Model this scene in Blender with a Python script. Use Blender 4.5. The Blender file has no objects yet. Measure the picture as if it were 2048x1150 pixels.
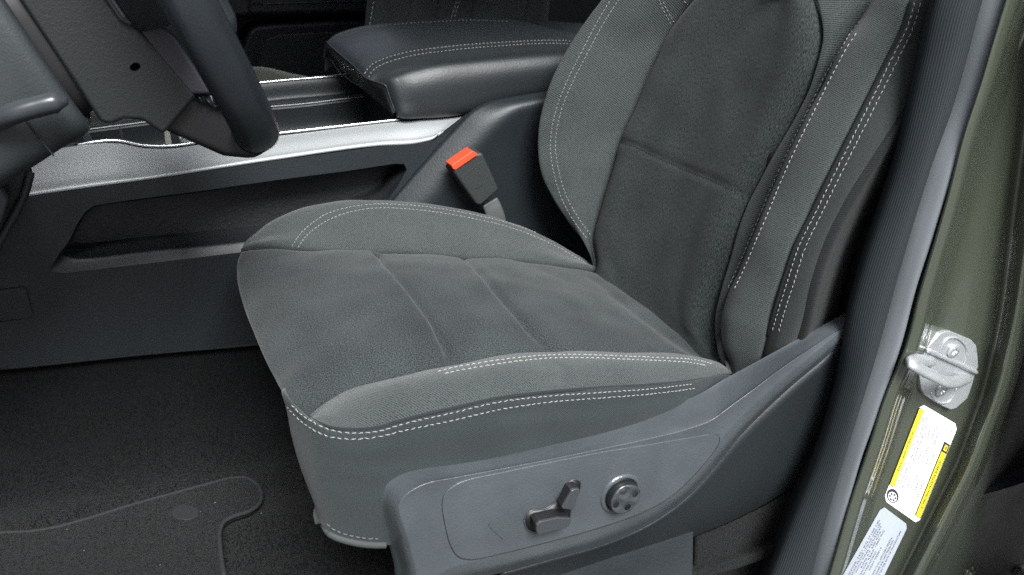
import bpy, bmesh, math, random
import numpy as np
from mathutils import Vector, Matrix, noise
from mathutils.bvhtree import BVHTree
random.seed(4)
S = bpy.context.scene
COL = S.collection
R_ = math.radians

# ------------------------------------------------------------------ camera
FPX = 1700.0                       # focal length in pixels of the 2048 wide photograph
ax = np.array([3870, -464, 1700.]); ax /= np.linalg.norm(ax)
ay = np.array([-844, -788, 1700.]); ay -= ax * ay.dot(ax); ay /= np.linalg.norm(ay)
az = np.cross(ax, ay)
RM = np.stack([ax, ay, az])        # world = RM @ (right, down, forward)
CAM = np.array([.40, 0, .25]) - RM @ np.array([1243 - 1024, 985 - 575, FPX]) / FPX * .86
cd = bpy.data.cameras.new('camera'); cam = bpy.data.objects.new('camera', cd); COL.objects.link(cam)
cd.sensor_width = 36; cd.lens = 36 * FPX / 2048; cd.clip_start = .02; cd.clip_end = 500
rt, dn, fw = RM[:, 0], RM[:, 1], RM[:, 2]
M = Matrix(((rt[0], -dn[0], -fw[0], CAM[0]), (rt[1], -dn[1], -fw[1], CAM[1]), (rt[2], -dn[2], -fw[2], CAM[2]), (0, 0, 0, 1)))
cam.matrix_world = M
S.camera = cam
cd.dof.use_dof = True; cd.dof.focus_distance = .95; cd.dof.aperture_fstop = 9.0

# ------------------------------------------------------------------ light
SUN_EL, SUN_AZ = 49, 184           # sun high on the driver's side
W = bpy.data.worlds.new('World'); S.world = W; W.use_nodes = True
nt = W.node_tree; bgn = nt.nodes['Background']
sky = nt.nodes.new('ShaderNodeTexSky'); sky.sky_type = 'NISHITA'; sky.sun_disc = False
sky.sun_elevation = R_(SUN_EL); sky.sun_rotation = R_(SUN_AZ); sky.dust_density = 3.0; sky.air_density = 1.0
hs = nt.nodes.new('ShaderNodeHueSaturation'); hs.inputs['Saturation'].default_value = .42
nt.links.new(sky.outputs[0], hs.inputs['Color'])
tcw = nt.nodes.new('ShaderNodeTexCoord'); sep = nt.nodes.new('ShaderNodeSeparateXYZ'); mr = nt.nodes.new('ShaderNodeFloatCurve')
nt.links.new(tcw.outputs['Generated'], sep.inputs[0]); nt.links.new(sep.outputs[2], mr.inputs['Value'])     # cloudy sky: dim near the horizon, brightest at mid height
cv = mr.mapping.curves[0]
for k_, (x_, y_) in enumerate(((0, .06), (.3, .28), (.6, .8), (.8, .95), (1, .75))):
    if k_ == 0: cv.points[0].location = (x_, y_)
    elif k_ == 4: cv.points[-1].location = (x_, y_)
    else: cv.points.new(x_, y_)
mr.mapping.update()
m2 = nt.nodes.new('ShaderNodeMath'); m2.operation = 'MULTIPLY'; m2.inputs[1].default_value = 2.4; nt.links.new(mr.outputs[0], m2.inputs[0])
vm = nt.nodes.new('ShaderNodeVectorMath'); vm.operation = 'SCALE'
nt.links.new(hs.outputs[0], vm.inputs[0]); nt.links.new(m2.outputs[0], vm.inputs['Scale']); nt.links.new(vm.outputs[0], bgn.inputs[0])
bgn.inputs[1].default_value = .085
sl = bpy.data.lights.new('sun', 'SUN'); sl.energy = 4.2; sl.angle = R_(28); sl.color = (.97, 1, 1)
sun = bpy.data.objects.new('sun', sl); COL.objects.link(sun)
to_sun = Vector((math.sin(R_(SUN_AZ)) * math.cos(R_(SUN_EL)), math.cos(R_(SUN_AZ)) * math.cos(R_(SUN_EL)), math.sin(R_(SUN_EL))))
sun.rotation_euler = to_sun.to_track_quat('Z', 'Y').to_euler(); sun.location = to_sun * 5
S.view_settings.view_transform = 'Standard'; S.view_settings.look = 'None'
S.view_settings.gamma = 1; S.view_settings.use_curve_mapping = False
S.view_settings.exposure = 0.85
S.cycles.use_denoising = False; S.cycles.sample_clamp_indirect = 3.0
S.cycles.max_bounces = 8; S.cycles.diffuse_bounces = 5

# ------------------------------------------------------------------ measuring helpers
def ray(px, py): return RM @ np.array([px - 1024., py - 575., FPX])
def P(px, py, Y):                  # the point of a photograph pixel on the upright plane at depth Y
    r = ray(px, py); return CAM + r * ((Y - CAM[1]) / r[1])
def PZ(px, py, Z):
    r = ray(px, py); return CAM + r * ((Z - CAM[2]) / r[2])
def pts(l, Y=None): return np.array([P(*(q if len(q) == 3 else (q[0], q[1], Y))) for q in l])

def herm(A, t, s):                 # cubic interpolation of rows A at parameters t, sampled at s
    A = np.asarray(A, float); n = len(A)
    if n == 2:
        f = ((s - t[0]) / (t[1] - t[0])); return A[0] + (A[1] - A[0]) * f.reshape((-1,) + (1,) * (A.ndim - 1))
    dt = np.diff(t); ex = (1,) * (A.ndim - 1)
    d = np.diff(A, axis=0) / dt.reshape((-1,) + ex)
    m = np.zeros_like(A)
    w1 = dt[1:].reshape((-1,) + ex); w0 = dt[:-1].reshape((-1,) + ex)
    m[1:-1] = (d[:-1] * w1 + d[1:] * w0) / (w0 + w1)
    m[0] = 1.5 * d[0] - .5 * m[1]; m[-1] = 1.5 * d[-1] - .5 * m[-2]
    i = np.clip(np.searchsorted(t, s, side='right') - 1, 0, n - 2)
    h = dt[i]; u = ((s - t[i]) / h).reshape((-1,) + ex); h = h.reshape((-1,) + ex)
    return ((2*u**3 - 3*u**2 + 1) * A[i] + (u**3 - 2*u**2 + u) * h * m[i] + (-2*u**3 + 3*u**2) * A[i+1] + (u**3 - u**2) * h * m[i+1])
def crv(A, n):
    A = np.asarray(A, float)
    t = np.r_[0, np.cumsum(np.maximum(1e-6, np.linalg.norm(np.diff(A, axis=0), axis=1)))]
    D = herm(A, t, np.linspace(0, t[-1], n * 6))
    l = np.r_[0, np.cumsum(np.linalg.norm(np.diff(D, axis=0), axis=1))]
    q = np.linspace(0, l[-1], n)
    return np.stack([np.interp(q, l, D[:, k]) for k in range(3)], 1)
def loft(curves, nu, nv):
    A = np.stack([crv(c, nu) for c in curves])
    d = np.linalg.norm(np.diff(A, axis=0), axis=2).mean(1)
    t = np.r_[0, np.cumsum(np.maximum(d, 1e-5))]
    return herm(A, t, np.linspace(0, t[-1], nv))
def loftn(A, nv):                  # rings already sampled alike
    A = np.asarray(A); d = np.linalg.norm(np.diff(A, axis=0), axis=2).mean(1)
    t = np.r_[0, np.cumsum(np.maximum(d, 1e-5))]
    return herm(A, t, np.linspace(0, t[-1], nv))
def closed(A, m):
    A = np.asarray(A, float); n = len(A); B = np.vstack([A[-2:], A, A[:3]])
    t = np.r_[0, np.cumsum(np.maximum(1e-5, np.linalg.norm(np.diff(B, axis=0), axis=1)) ** .5)]
    s = np.concatenate([np.linspace(t[i+2], t[i+3], m, endpoint=False) for i in range(n)])
    return herm(B, t, s)
def normals(G):
    du = np.gradient(G, axis=1); dv = np.gradient(G, axis=0)
    N = np.cross(du, dv); N /= np.maximum(1e-12, np.linalg.norm(N, axis=2, keepdims=True))
    if ((CAM - G) * N).sum() < 0: N = -N
    return N
def polydist(G, L):
    L = np.asarray(L); best = np.full(G.shape[:2], 9.)
    for a, b in zip(L[:-1], L[1:]):
        ab = b - a; u = np.clip(((G - a) @ ab) / max(1e-12, ab @ ab), 0, 1)
        best = np.minimum(best, np.linalg.norm(G - (a + u[..., None] * ab), axis=2))
    return best
def wob(G, amp, sc, seed=0):
    N = normals(G); H = np.array([[noise.noise(Vector(p * sc) + Vector((seed, 0, 0))) for p in r] for r in G])
    return G + N * (H * amp)[..., None]

# ------------------------------------------------------------------ object helpers
def obj(name, V, F, mat, parent=None, smooth=True, uv=None):
    me = bpy.data.meshes.new(name); me.from_pydata([tuple(map(float, v)) for v in V], [], [tuple(map(int, f)) for f in F]); me.update()
    if uv is not None:
        ul = me.uv_layers.new(name='UVMap')
        li = np.zeros(len(me.loops), int); me.loops.foreach_get('vertex_index', li)
        ul.data.foreach_set('uv', np.asarray(uv, np.float32)[li].ravel())
    if smooth: me.polygons.foreach_set('use_smooth', [True] * len(me.polygons))
    me.materials.append(mat)
    o = bpy.data.objects.new(name, me); COL.objects.link(o)
    if parent is not None: o.parent = parent
    return o
def gidx(G, wrap=False):
    nv, nu = G.shape[:2]; f = []
    for j in range(nv - 1):
        for i in range(nu if wrap else nu - 1):
            k = (i + 1) % nu
            f.append((j*nu + i, j*nu + k, (j+1)*nu + k, (j+1)*nu + i))
    return f
def guv(G):
    nv, nu = G.shape[:2]
    u = np.r_[0, np.cumsum(np.linalg.norm(np.diff(G, axis=1), axis=2).mean(0))]
    v = np.r_[0, np.cumsum(np.linalg.norm(np.diff(G, axis=0), axis=2).mean(1))]
    return np.stack(np.meshgrid(u, v), 2).reshape(-1, 2)
def grid(name, G, mat, parent=None, thick=0, wrap=False, flip=None):
    F = gidx(G, wrap); V = G.reshape(-1, 3)
    du = np.gradient(G, axis=1); dv = np.gradient(G, axis=0)
    s = ((CAM - G) * np.cross(du, dv)).sum()
    if flip is not None: s = -1 if flip else 1
    if s < 0: F = [f[::-1] for f in F]
    o = obj(name, V, F, mat, parent, uv=guv(G))
    if thick:
        m = o.modifiers.new('thickness', 'SOLIDIFY'); m.thickness = thick; m.offset = -1; m.use_quality_normals = True
    return o
def bvh(*Gs):
    V = []; F = []
    for G in Gs:
        b = len(V); V += [tuple(p) for p in G.reshape(-1, 3)]; F += [tuple(b + k for k in f) for f in gidx(G)]
    return BVHTree.FromPolygons(V, F)
def hit(tree, px, py):
    r = ray(px, py); d = Vector(r).normalized(); c = Vector(CAM)
    h = tree.ray_cast(c, d)
    if h[0] is None: return None
    n = h[1]
    if n.dot(d) > 0: n = -n
    return np.array(h[0]), np.array(n)
def dense(l, n=160):
    A = np.array([(a, b, 0) for a, b in l], float); return crv(A, n)[:, :2]
def surfline(tree, l, n=200):
    pp, nn = [], []
    for a, b in dense(l, n):
        h = hit(tree, a, b)
        if h is None: continue
        if pp and np.linalg.norm(h[0] - pp[-1]) > .03: continue
        pp.append(h[0]); nn.append(h[1])
    return np.array(pp), np.array(nn)
def stitch(tree, lines, mat, parent, name='stitching', pitch=.0060, ln=.0053, r=.00040, lift=.0003):
    if len(lines) > 1: return [stitch(tree, [l], mat, parent, name, pitch, ln, r, lift) for l in lines]
    V, F = [], []
    for l in lines:
        pp, nn = surfline(tree, l)
        if len(pp) < 4: continue
        L = np.r_[0, np.cumsum(np.linalg.norm(np.diff(pp, axis=0), axis=1))]
        s = .002
        while s + ln < L[-1]:
            e = s + ln * random.uniform(.82, 1.06)
            q = np.linspace(s, e, 5)
            C = np.stack([np.interp(q, L, pp[:, k]) for k in range(3)], 1)
            Nn = np.stack([np.interp(q, L, nn[:, k]) for k in range(3)], 1); Nn /= np.linalg.norm(Nn, axis=1, keepdims=True)
            T = C[-1] - C[0]; T /= np.linalg.norm(T) + 1e-9
            B = np.cross(T, Nn[2]); B /= np.linalg.norm(B) + 1e-9
            jit = random.uniform(-.00038, .00038); lift = random.uniform(.0000, .0003)
            b = len(V); rad = [.25, .85, 1, .85, .25]; hh = [-.0006, .0001, .0003, .0001, -.0006]
            for k in range(5):
                for a in range(6):
                    th = a * math.pi / 3
                    V.append(C[k] + Nn[k] * (lift + hh[k] + r * rad[k] * math.sin(th)) + B * (r * rad[k] * math.cos(th) + jit * (k - 2)))
            for k in range(4):
                for a in range(6):
                    F.append((b + k*6 + a, b + k*6 + (a+1) % 6, b + k*6 + 6 + (a+1) % 6, b + k*6 + 6 + a))
            s += pitch
    return obj(name, V, F, mat, parent) if V else None
def tube(name, C, r, mat, parent=None, seg=8, cap=True, sx=1, up=None, rs=None):
    C = np.asarray(C, float); n = len(C); T = np.gradient(C, axis=0); T /= np.linalg.norm(T, axis=1, keepdims=True) + 1e-12
    u = np.array(up if up is not None else (0, -1, .3)); V = []; F = []
    for k in range(n):
        a = u - T[k] * (u @ T[k]); a /= np.linalg.norm(a) + 1e-9; b = np.cross(T[k], a)
        rr = r * (rs[k] if rs is not None else 1)
        for j in range(seg):
            th = 2 * math.pi * j / seg; V.append(C[k] + a * rr * math.cos(th) + b * rr * sx * math.sin(th))
        if up is None: u = a
    for k in range(n - 1):
        for j in range(seg): F.append((k*seg + j, k*seg + (j+1) % seg, (k+1)*seg + (j+1) % seg, (k+1)*seg + j))
    if cap: F += [tuple(range(seg))[::-1], tuple((n-1)*seg + j for j in range(seg))]
    return obj(name, V, F, mat, parent)
def fill(name, loops, mat, parent=None, smooth=False, thick=0):
    bm = bmesh.new()
    for L in loops:
        vs = [bm.verts.new(tuple(map(float, p))) for p in L]
        for a, b in zip(vs, vs[1:] + vs[:1]): bm.edges.new((a, b))
    bmesh.ops.triangle_fill(bm, use_beauty=True, use_dissolve=False, edges=bm.edges[:])
    bm.normal_update()
    s = sum((Vector(CAM) - f.calc_center_median()).dot(f.normal) * f.calc_area() for f in bm.faces)
    if s < 0: bmesh.ops.reverse_faces(bm, faces=bm.faces[:])
    V = [v.co[:] for v in bm.verts]; bm.verts.index_update(); F = [[v.index for v in f.verts] for f in bm.faces]; bm.free()
    o = obj(name, V, F, mat, parent, smooth=smooth)
    if thick:
        m = o.modifiers.new('thickness', 'SOLIDIFY'); m.thickness = thick; m.offset = -1
    return o
def prism(name, L, dvec, mat, parent=None, bev=.0015, seg=3):   # outline L extruded by dvec away from the viewer
    L = np.asarray(L, float); n = len(L); V = np.vstack([L, L + np.asarray(dvec)])
    F = [tuple(range(n)), tuple(range(2*n - 1, n - 1, -1))] + [(i, i + n, (i+1) % n + n, (i+1) % n) for i in range(n)]
    o = obj(name, V, F, mat, parent, smooth=True)
    bm = bmesh.new(); bm.from_mesh(o.data); bmesh.ops.recalc_face_normals(bm, faces=bm.faces[:]); bm.to_mesh(o.data); bm.free()
    if bev:
        m = o.modifiers.new('bevel', 'BEVEL'); m.width = bev; m.segments = seg; m.limit_method = 'ANGLE'; m.angle_limit = R_(28); m.harden_normals = True
    return o
def box(name, lo, hi, mat, parent=None, bev=.005):
    x0, y0, z0 = lo; x1, y1, z1 = hi
    return prism(name, [(x0, y0, z0), (x1, y0, z0), (x1, y0, z1), (x0, y0, z1)], (0, y1 - y0, 0), mat, parent, bev)
def thing(name, label, cat, loc=(0, 0, 0)):
    o = bpy.data.objects.new(name, None); COL.objects.link(o); o.empty_display_size = .05
    o['label'] = label; o['category'] = cat
    return o
def struct(o): o['kind'] = 'structure'; return o
def tag(o, label, cat, group=None):
    o['label'] = label; o['category'] = cat
    if group: o['group'] = group
    return o

# ------------------------------------------------------------------ materials
def mat(name, col, rough=.5, metal=0, coat=0, sheen=0, spec=.5):
    m = bpy.data.materials.new(name); m.use_nodes = True; b = m.node_tree.nodes['Principled BSDF']
    b.inputs['Base Color'].default_value = (*col, 1); b.inputs['Roughness'].default_value = rough
    b.inputs['Metallic'].default_value = metal; b.inputs['Coat Weight'].default_value = coat
    b.inputs['Coat Roughness'].default_value = .06
    b.inputs['Sheen Weight'].default_value = sheen; b.inputs['Specular IOR Level'].default_value = spec
    return m, m.node_tree, b
def nd(t, k, **kw):
    n = t.nodes.new(k)
    for a, v in kw.items():
        if a in n.inputs: n.inputs[a].default_value = v
        else: setattr(n, a, v)
    return n
def coords(t, which='Object', scale=(1, 1, 1), rot=0):
    tc = t.nodes.new('ShaderNodeTexCoord'); mp = t.nodes.new('ShaderNodeMapping')
    mp.inputs['Scale'].default_value = scale; mp.inputs['Rotation'].default_value = (0, 0, rot)
    t.links.new(tc.outputs[which], mp.inputs[0]); return mp.outputs[0]
def ramp(t, src, stops):
    r = t.nodes.new('ShaderNodeValToRGB'); e = r.color_ramp.elements
    while len(e) < len(stops): e.new(.5)
    for k, (p, c) in enumerate(stops): e[k].position = p; e[k].color = (*c, 1) if len(c) == 3 else c
    t.links.new(src, r.inputs[0]); return r.outputs[0]
def addbump(t, b, h, strength, dist):
    n = t.nodes.new('ShaderNodeBump'); n.inputs['Strength'].default_value = strength; n.inputs['Distance'].default_value = dist
    t.links.new(h, n.inputs['Height'])
    t.links.new(n.outputs[0], b.inputs['Normal']); return n
def math_(t, op, a, b=None, v=None):
    n = t.nodes.new('ShaderNodeMath'); n.operation = op
    t.links.new(a, n.inputs[0])
    if b is not None: t.links.new(b, n.inputs[1])
    if v is not None: n.inputs[1].default_value = v
    return n.outputs[0]

def fabric(name, dark, light, twill=2.1e-3, ang=.9, streak=(1, 1, 1), sheen=.25, bump=.5, speck=850, tw=.16):
    m, t, b = mat(name, dark, .92, sheen=sheen, spec=.25)
    b.inputs['Sheen Roughness'].default_value = .5
    uv = coords(t, 'UV')
    n1 = nd(t, 'ShaderNodeTexNoise', Scale=speck, Detail=2.0, Roughness=.65); t.links.new(coords(t, 'UV', streak), n1.inputs['Vector'])
    n2 = nd(t, 'ShaderNodeTexNoise', Scale=14.0, Detail=5.0); t.links.new(uv, n2.inputs['Vector'])
    wv = nd(t, 'ShaderNodeTexWave', Scale=2 * math.pi / twill / 20, Distortion=1.2, Detail=1.0); wv.inputs['Detail Scale'].default_value = 3
    t.links.new(coords(t, 'UV', (1, 1, 1), ang), wv.inputs['Vector'])
    s = math_(t, 'ADD', math_(t, 'MULTIPLY', n1.outputs[0], v=.95), math_(t, 'MULTIPLY', wv.outputs['Fac'], v=tw))
    s = math_(t, 'ADD', s, math_(t, 'MULTIPLY', n2.outputs[0], v=.20))
    t.links.new(ramp(t, s, [(.50, dark), (.73, light)]), b.inputs['Base Color'])
    h = math_(t, 'ADD', math_(t, 'MULTIPLY', n1.outputs[0], v=.7), math_(t, 'MULTIPLY', wv.outputs['Fac'], v=.6 * min(1, tw / .16)))
    addbump(t, b, h, bump, .0012)
    return m
def grained(name, col, rough=.42, scale=420, bump=.35, spec=.5, var=.25, dist=.0008):
    m, t, b = mat(name, col, rough, spec=spec)
    ob = coords(t, 'Object')
    v = nd(t, 'ShaderNodeTexVoronoi', Scale=scale, feature='SMOOTH_F1'); t.links.new(ob, v.inputs['Vector'])
    n = nd(t, 'ShaderNodeTexNoise', Scale=scale * .5, Detail=3.0); t.links.new(ob, n.inputs['Vector'])
    n2 = nd(t, 'ShaderNodeTexNoise', Scale=9.0, Detail=4.0, Roughness=.6); t.links.new(ob, n2.inputs['Vector'])
    addbump(t, b, math_(t, 'ADD', v.outputs[0], n.outputs[0]), bump, dist)
    c = np.array(col)
    t.links.new(ramp(t, n2.outputs[0], [(.3, tuple(c * (1 - var))), (.7, tuple(c * (1 + var)))]), b.inputs['Base Color'])
    t.links.new(ramp(t, n2.outputs[0], [(.3, (rough * 1.12,) * 3), (.7, (rough * .9,) * 3)]), b.inputs['Roughness'])
    return m

M_CENTER = fabric('seat_centre_cloth', (.0058, .0074, .0078), (.046, .0555, .0575), streak=(.8, 1.1, 1), sheen=.12, tw=.03, bump=.28)
M_BACK = fabric('seat_back_cloth', (.0052, .0066, .0066), (.044, .0530, .0530), streak=(.28, 1.5, 1), sheen=.08, tw=.04)
M_BOLST = fabric('seat_bolster_twill', (.0052, .0064, .0063), (.047, .0550, .0545), twill=2.0e-3, ang=.75, tw=.26, sheen=.14, bump=.6)
M_SKIRT = fabric('seat_skirt_cloth', (.009, .0118, .0124), (.024, .0305, .0320), twill=1.6e-3, sheen=.12, bump=.25, speck=900)
M_BORDER = fabric('bolster_border_cloth', (.009, .011, .0108), (.027, .031, .030), twill=2.2e-3, ang=.75, sheen=.06, bump=.5)
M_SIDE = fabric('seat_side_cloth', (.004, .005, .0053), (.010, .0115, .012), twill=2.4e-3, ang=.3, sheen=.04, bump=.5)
M_THREAD = mat('cream_thread', (.25, .262, .248), .8)[0]
M_THREAD2 = mat('grey_thread', (.09, .095, .09), .8)[0]
M_PIPE = mat('seam_piping', (.030, .034, .034), .8)[0]
M_PLAST = grained('console_plastic', (.0100, .0130, .0155), .46, 520, .22, spec=.38)
M_PLASTD = grained('dark_plastic', (.010, .0130, .0145), .5, 520, .25)
M_TRIM = grained('seat_trim_plastic', (.050, .0575, .0630), .31, 520, .34)
M_LEATHER = grained('armrest_vinyl', (.016, .0190, .0208), .45, 420, .28, dist=.0006)
M_WHEEL = grained('wheel_leather', (.012, .0145, .0175), .33, 620, .15)
M_SHROUD = grained('column_plastic', (.026, .0310, .0335), .5, 600, .2)
M_HUB = grained('hub_plastic', (.0068, .0088, .0092), .5, 600, .2)
M_BLACK = mat('black_plastic', (.008, .008, .009), .5)[0]
M_GLOSS = mat('gloss_black', (.012, .013, .014), .22)[0]
M_SWITCH = mat('switch_plastic', (.034, .038, .042), .30)[0]
M_RED = mat('red_button', (.58, .06, .02), .45)[0]
M_GAP = mat('shut_line', (.010, .011, .012), .8)[0]
M_LINER = grained('pocket_liner', (.008, .0095, .0115), .55, 300, .5, dist=.001)
M_RUBBER = grained('door_seal_rubber', (.115, .126, .137), .5, 700, .1, var=.08)
M_HEAD = mat('headliner_cloth', (.20, .20, .19), .95)[0]

m, t, b = mat('silver_trim', (.30, .312, .32), .45, metal=.4); M_SILVER = m
ob = coords(t, 'Object', (30, 300, 300))
n = nd(t, 'ShaderNodeTexNoise', Scale=6.0, Detail=3.0); t.links.new(ob, n.inputs['Vector'])
t.links.new(ramp(t, n.outputs[0], [(.35, (.46,) * 3), (.7, (.54,) * 3)]), b.inputs['Roughness'])
M_CHROME = mat('bright_edge', (.55, .57, .58), .25, metal=1)[0]

m, t, b = mat('olive_green_paint', (.050, .064, .030), .38, metal=.45, coat=1.0); M_PAINT = m
n = nd(t, 'ShaderNodeTexNoise', Scale=900.0, Detail=1.0); t.links.new(coords(t), n.inputs['Vector'])
t.links.new(ramp(t, n.outputs[0], [(.3, (.070, .081, .058)), (.78, (.077, .088, .064))]), b.inputs['Base Color'])
n = nd(t, 'ShaderNodeTexNoise', Scale=300.0, Detail=1.0); t.links.new(coords(t), n.inputs['Vector'])
bp = t.nodes.new('ShaderNodeBump'); bp.inputs['Strength'].default_value = .01; bp.inputs['Distance'].default_value = .001
t.links.new(n.outputs[0], bp.inputs['Height']); t.links.new(bp.outputs[0], b.inputs['Coat Normal'])

m, t, b = mat('zinc_steel', (.34, .355, .365), .38, metal=.6); M_ZINC = m
n = nd(t, 'ShaderNodeTexNoise', Scale=260.0, Detail=4.0); t.links.new(coords(t), n.inputs['Vector'])
t.links.new(ramp(t, n.outputs[0], [(.3, (.40, .42, .43)), (.7, (.47, .49, .50))]), b.inputs['Base Color'])
addbump(t, b, n.outputs[0], .08, .0004)

m, t, b = mat('ribbed_trim_cloth', (.020, .022, .026), .75, spec=.2); M_RIB = m
wv = nd(t, 'ShaderNodeTexWave', Scale=2 * math.pi / .0026 / 20, Distortion=.1, Detail=1.0); wv.bands_direction = 'Y'
t.links.new(coords(t, 'UV'), wv.inputs['Vector'])
addbump(t, b, wv.outputs['Fac'], .2, .0005)
t.links.new(ramp(t, wv.outputs['Fac'], [(0, (.009, .0115, .0130)), (1, (.026, .032, .036))]), b.inputs['Base Color'])

def carpetm(name, lo, hi, sc):
    m, t, b = mat(name, lo, .98, sheen=.05, spec=.1)
    n = nd(t, 'ShaderNodeTexNoise', Scale=sc, Detail=5.0, Roughness=.75); t.links.new(coords(t), n.inputs['Vector'])
    n2 = nd(t, 'ShaderNodeTexNoise', Scale=14.0, Detail=3.0); t.links.new(coords(t), n2.inputs['Vector'])
    n3 = nd(t, 'ShaderNodeTexNoise', Scale=130.0, Detail=2.0); t.links.new(coords(t), n3.inputs['Vector'])
    s = math_(t, 'ADD', n.outputs[0], math_(t, 'MULTIPLY', n2.outputs[0], v=.35))
    s = math_(t, 'ADD', s, math_(t, 'MULTIPLY', n3.outputs[0], v=.3))
    t.links.new(ramp(t, s, [(.62, lo), (1.0, hi)]), b.inputs['Base Color'])
    addbump(t, b, n.outputs[0], 1.0, .004)
    return m
M_CARPET = carpetm('floor_carpet', (.0009, .0011, .0012), (.0056, .0066, .0070), 420)
M_MAT = carpetm('mat_carpet', (.0012, .0014, .0016), (.0068, .0080, .0085), 380)
M_MATEDGE = mat('mat_binding', (.012, .0125, .0145), .9)[0]
M_FLUFF = mat('lint', (.5, .5, .45), .9)[0]
M_WHITE = mat('label_white', (.78, .78, .78), .35)[0]
M_YELLOW = mat('label_yellow', (.78, .64, .02), .35)[0]
M_INK = mat('label_ink', (.03, .03, .035), .5)[0]
M_GREYINK = mat('label_grey_ink', (.09, .09, .11), .5)[0]
M_PINK = mat('label_pink_line', (.80, .45, .55), .5)[0]
M_FOIL = mat('label_silver', (.34, .375, .42), .4)[0]
m, t, b = mat('concrete', (.30, .29, .28), .9); M_GROUND = m
n = nd(t, 'ShaderNodeTexNoise', Scale=3.0, Detail=8.0); t.links.new(coords(t), n.inputs['Vector'])
t.links.new(ramp(t, n.outputs[0], [(.3, (.055, .055, .054)), (.7, (.085, .084, .082))]), b.inputs['Base Color'])

m, t, b = mat('pale_bounce_ground', (.42, .41, .40), .85); M_BOUNCE = m
n = nd(t, 'ShaderNodeTexNoise', Scale=3.0, Detail=8.0); t.links.new(coords(t), n.inputs['Vector'])
t.links.new(ramp(t, n.outputs[0], [(.3, (.22, .217, .21)), (.7, (.30, .295, .29))]), b.inputs['Base Color'])

# ------------------------------------------------------------------ the setting: cab shell, floor, ground
struct(obj('asphalt', [(-1.0, -60, -.55), (60, -60, -.55), (60, 60, -.55), (-1.0, 60, -.55)], [(0, 1, 2, 3)], M_GROUND, smooth=False))
struct(obj('bounce_ground', [(-60, -60, -.55), (-1.0, -60, -.55), (-1.0, 60, -.55), (-60, 60, -.55)], [(0, 1, 2, 3)], M_BOUNCE, smooth=False))  # unseen pale ground, added to reflect light into the pillar paint
struct(box('ceiling', (-.75, .04, 1.36), (2.0, 1.45, 1.41), M_HEAD, bev=.02))
xs = np.linspace(-1.0, 2.0, 60)
prof = [(.055, .05), (.075, .042), (.10, .034), (.2, .03), (.38, .03), (.46, .04), (.52, .085), (.56, .14), (.585, .19)]
G = loft([np.array([(x, y, z) for x in xs]) for y, z in prof], 60, 60)
struct(grid('carpet', wob(G, .004, 7), M_CARPET, flip=None, thick=.01))
struct(fill('cab_floor', [[(-1, .57, .06), (2, .57, .06), (2, 1.55, .06), (-1, 1.55, .06)]], M_CARPET))
struct(fill('firewall', [[(-.75, -.05, 0), (-.75, 1.55, 0), (-.75, 1.55, .9), (-.75, -.05, .9)]], M_PLASTD))
struct(fill('rear_wall', [[(2.0, 0, 0), (2.0, 1.55, 0), (2.0, 1.55, .85), (2.0, 0, .85)]], M_PLASTD))

# ------------------------------------------------------------------ driver seat
seat = thing('driver_seat', 'dark grey cloth driver seat with cream double stitching and power seat switches', 'car seat')
far = pts([(482, 503, .462), (505, 496, .457), (535, 493, .45), (590, 498, .44), (650, 502, .432), (720, 506, .425), (790, 505, .418), (850, 507, .413), (920, 514, .41), (1010, 517, .41), (1070, 524, .41), (1130, 531, .41), (1195, 542, .41), (1245, 560, .405)])
near = pts([(612, 840, .075), (640, 812, .088), (680, 788, .10), (740, 769, .11), (800, 755, .115), (870, 741, .12), (960, 721, .123), (1040, 711, .125), (1110, 707, .125), (1180, 708, .125), (1260, 711, .124), (1330, 713, .12), (1390, 717, .115), (1430, 726, .11), (1475, 745, .10)])
NU = 150
cf, cn = crv(far, NU), crv(near, NU)
fronts = [(.12, P(474, 535, .425)), (.3, P(482, 595, .35)), (.52, P(509, 668, .255)), (.72, P(542, 742, .17)), (.88, P(573, 795, .108))]
tt = np.linspace(0, 1, NU)
cur = [cf]
for s, fp in fronts:
    c = cf + (cn - cf) * s + np.array([0, 0, .017]) * math.sin(math.pi * s) * np.minimum(1, .35 + tt * 3)[:, None] * (1 - .95 * tt ** 1.5)[:, None]
    cur.append(c + (fp - c[0]) * ((1 - tt) ** 5)[:, None])
cur.append(cn)
A = np.stack(cur); sv = np.array([0] + [s for s, _ in fronts] + [1.])
G = herm(A, sv, np.linspace(0, 1, 110))
T0 = bvh(G)
seam1 = surfline(T0, [(752, 520), (775, 550), (800, 580), (828, 612), (853, 645), (880, 688), (895, 712), (893, 728), (885, 740)], 60)[0]
seam2 = surfline(T0, [(925, 516), (945, 540), (962, 562), (1000, 608), (1040, 650), (1075, 682), (1102, 704)], 60)[0]
seam3 = surfline(T0, [(1195, 560), (1250, 606), (1310, 650), (1370, 692), (1410, 716)], 60)[0]
N = normals(G)
V_, U_ = np.meshgrid(np.linspace(0, 1, G.shape[0]), tt, indexing='ij')
D = np.zeros(G.shape[:2])
for sm, dp, wd in ((seam1, .0085, .0045), (seam2, .0060, .005), (seam3, .005, .014)):
    d = polydist(G, sm); D -= dp * np.exp(-(d / wd) ** 2) * np.clip(np.minimum(V_, 1 - V_) / .12 + .35, 0, 1)
d1 = polydist(G, seam1)
ku_ = np.argmin(d1, axis=1).astype(float); jj = np.arange(len(ku_)); ku_ = np.polyval(np.polyfit(jj, ku_, 4), jj)
sg_ = 1 / (1 + np.exp(-(ku_[:, None] - np.arange(G.shape[1])[None]) / 1.0))
D += sg_ * .009 * np.exp(-d1 / .05) - (1 - sg_) * .002 * np.exp(-d1 / .03)
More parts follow.
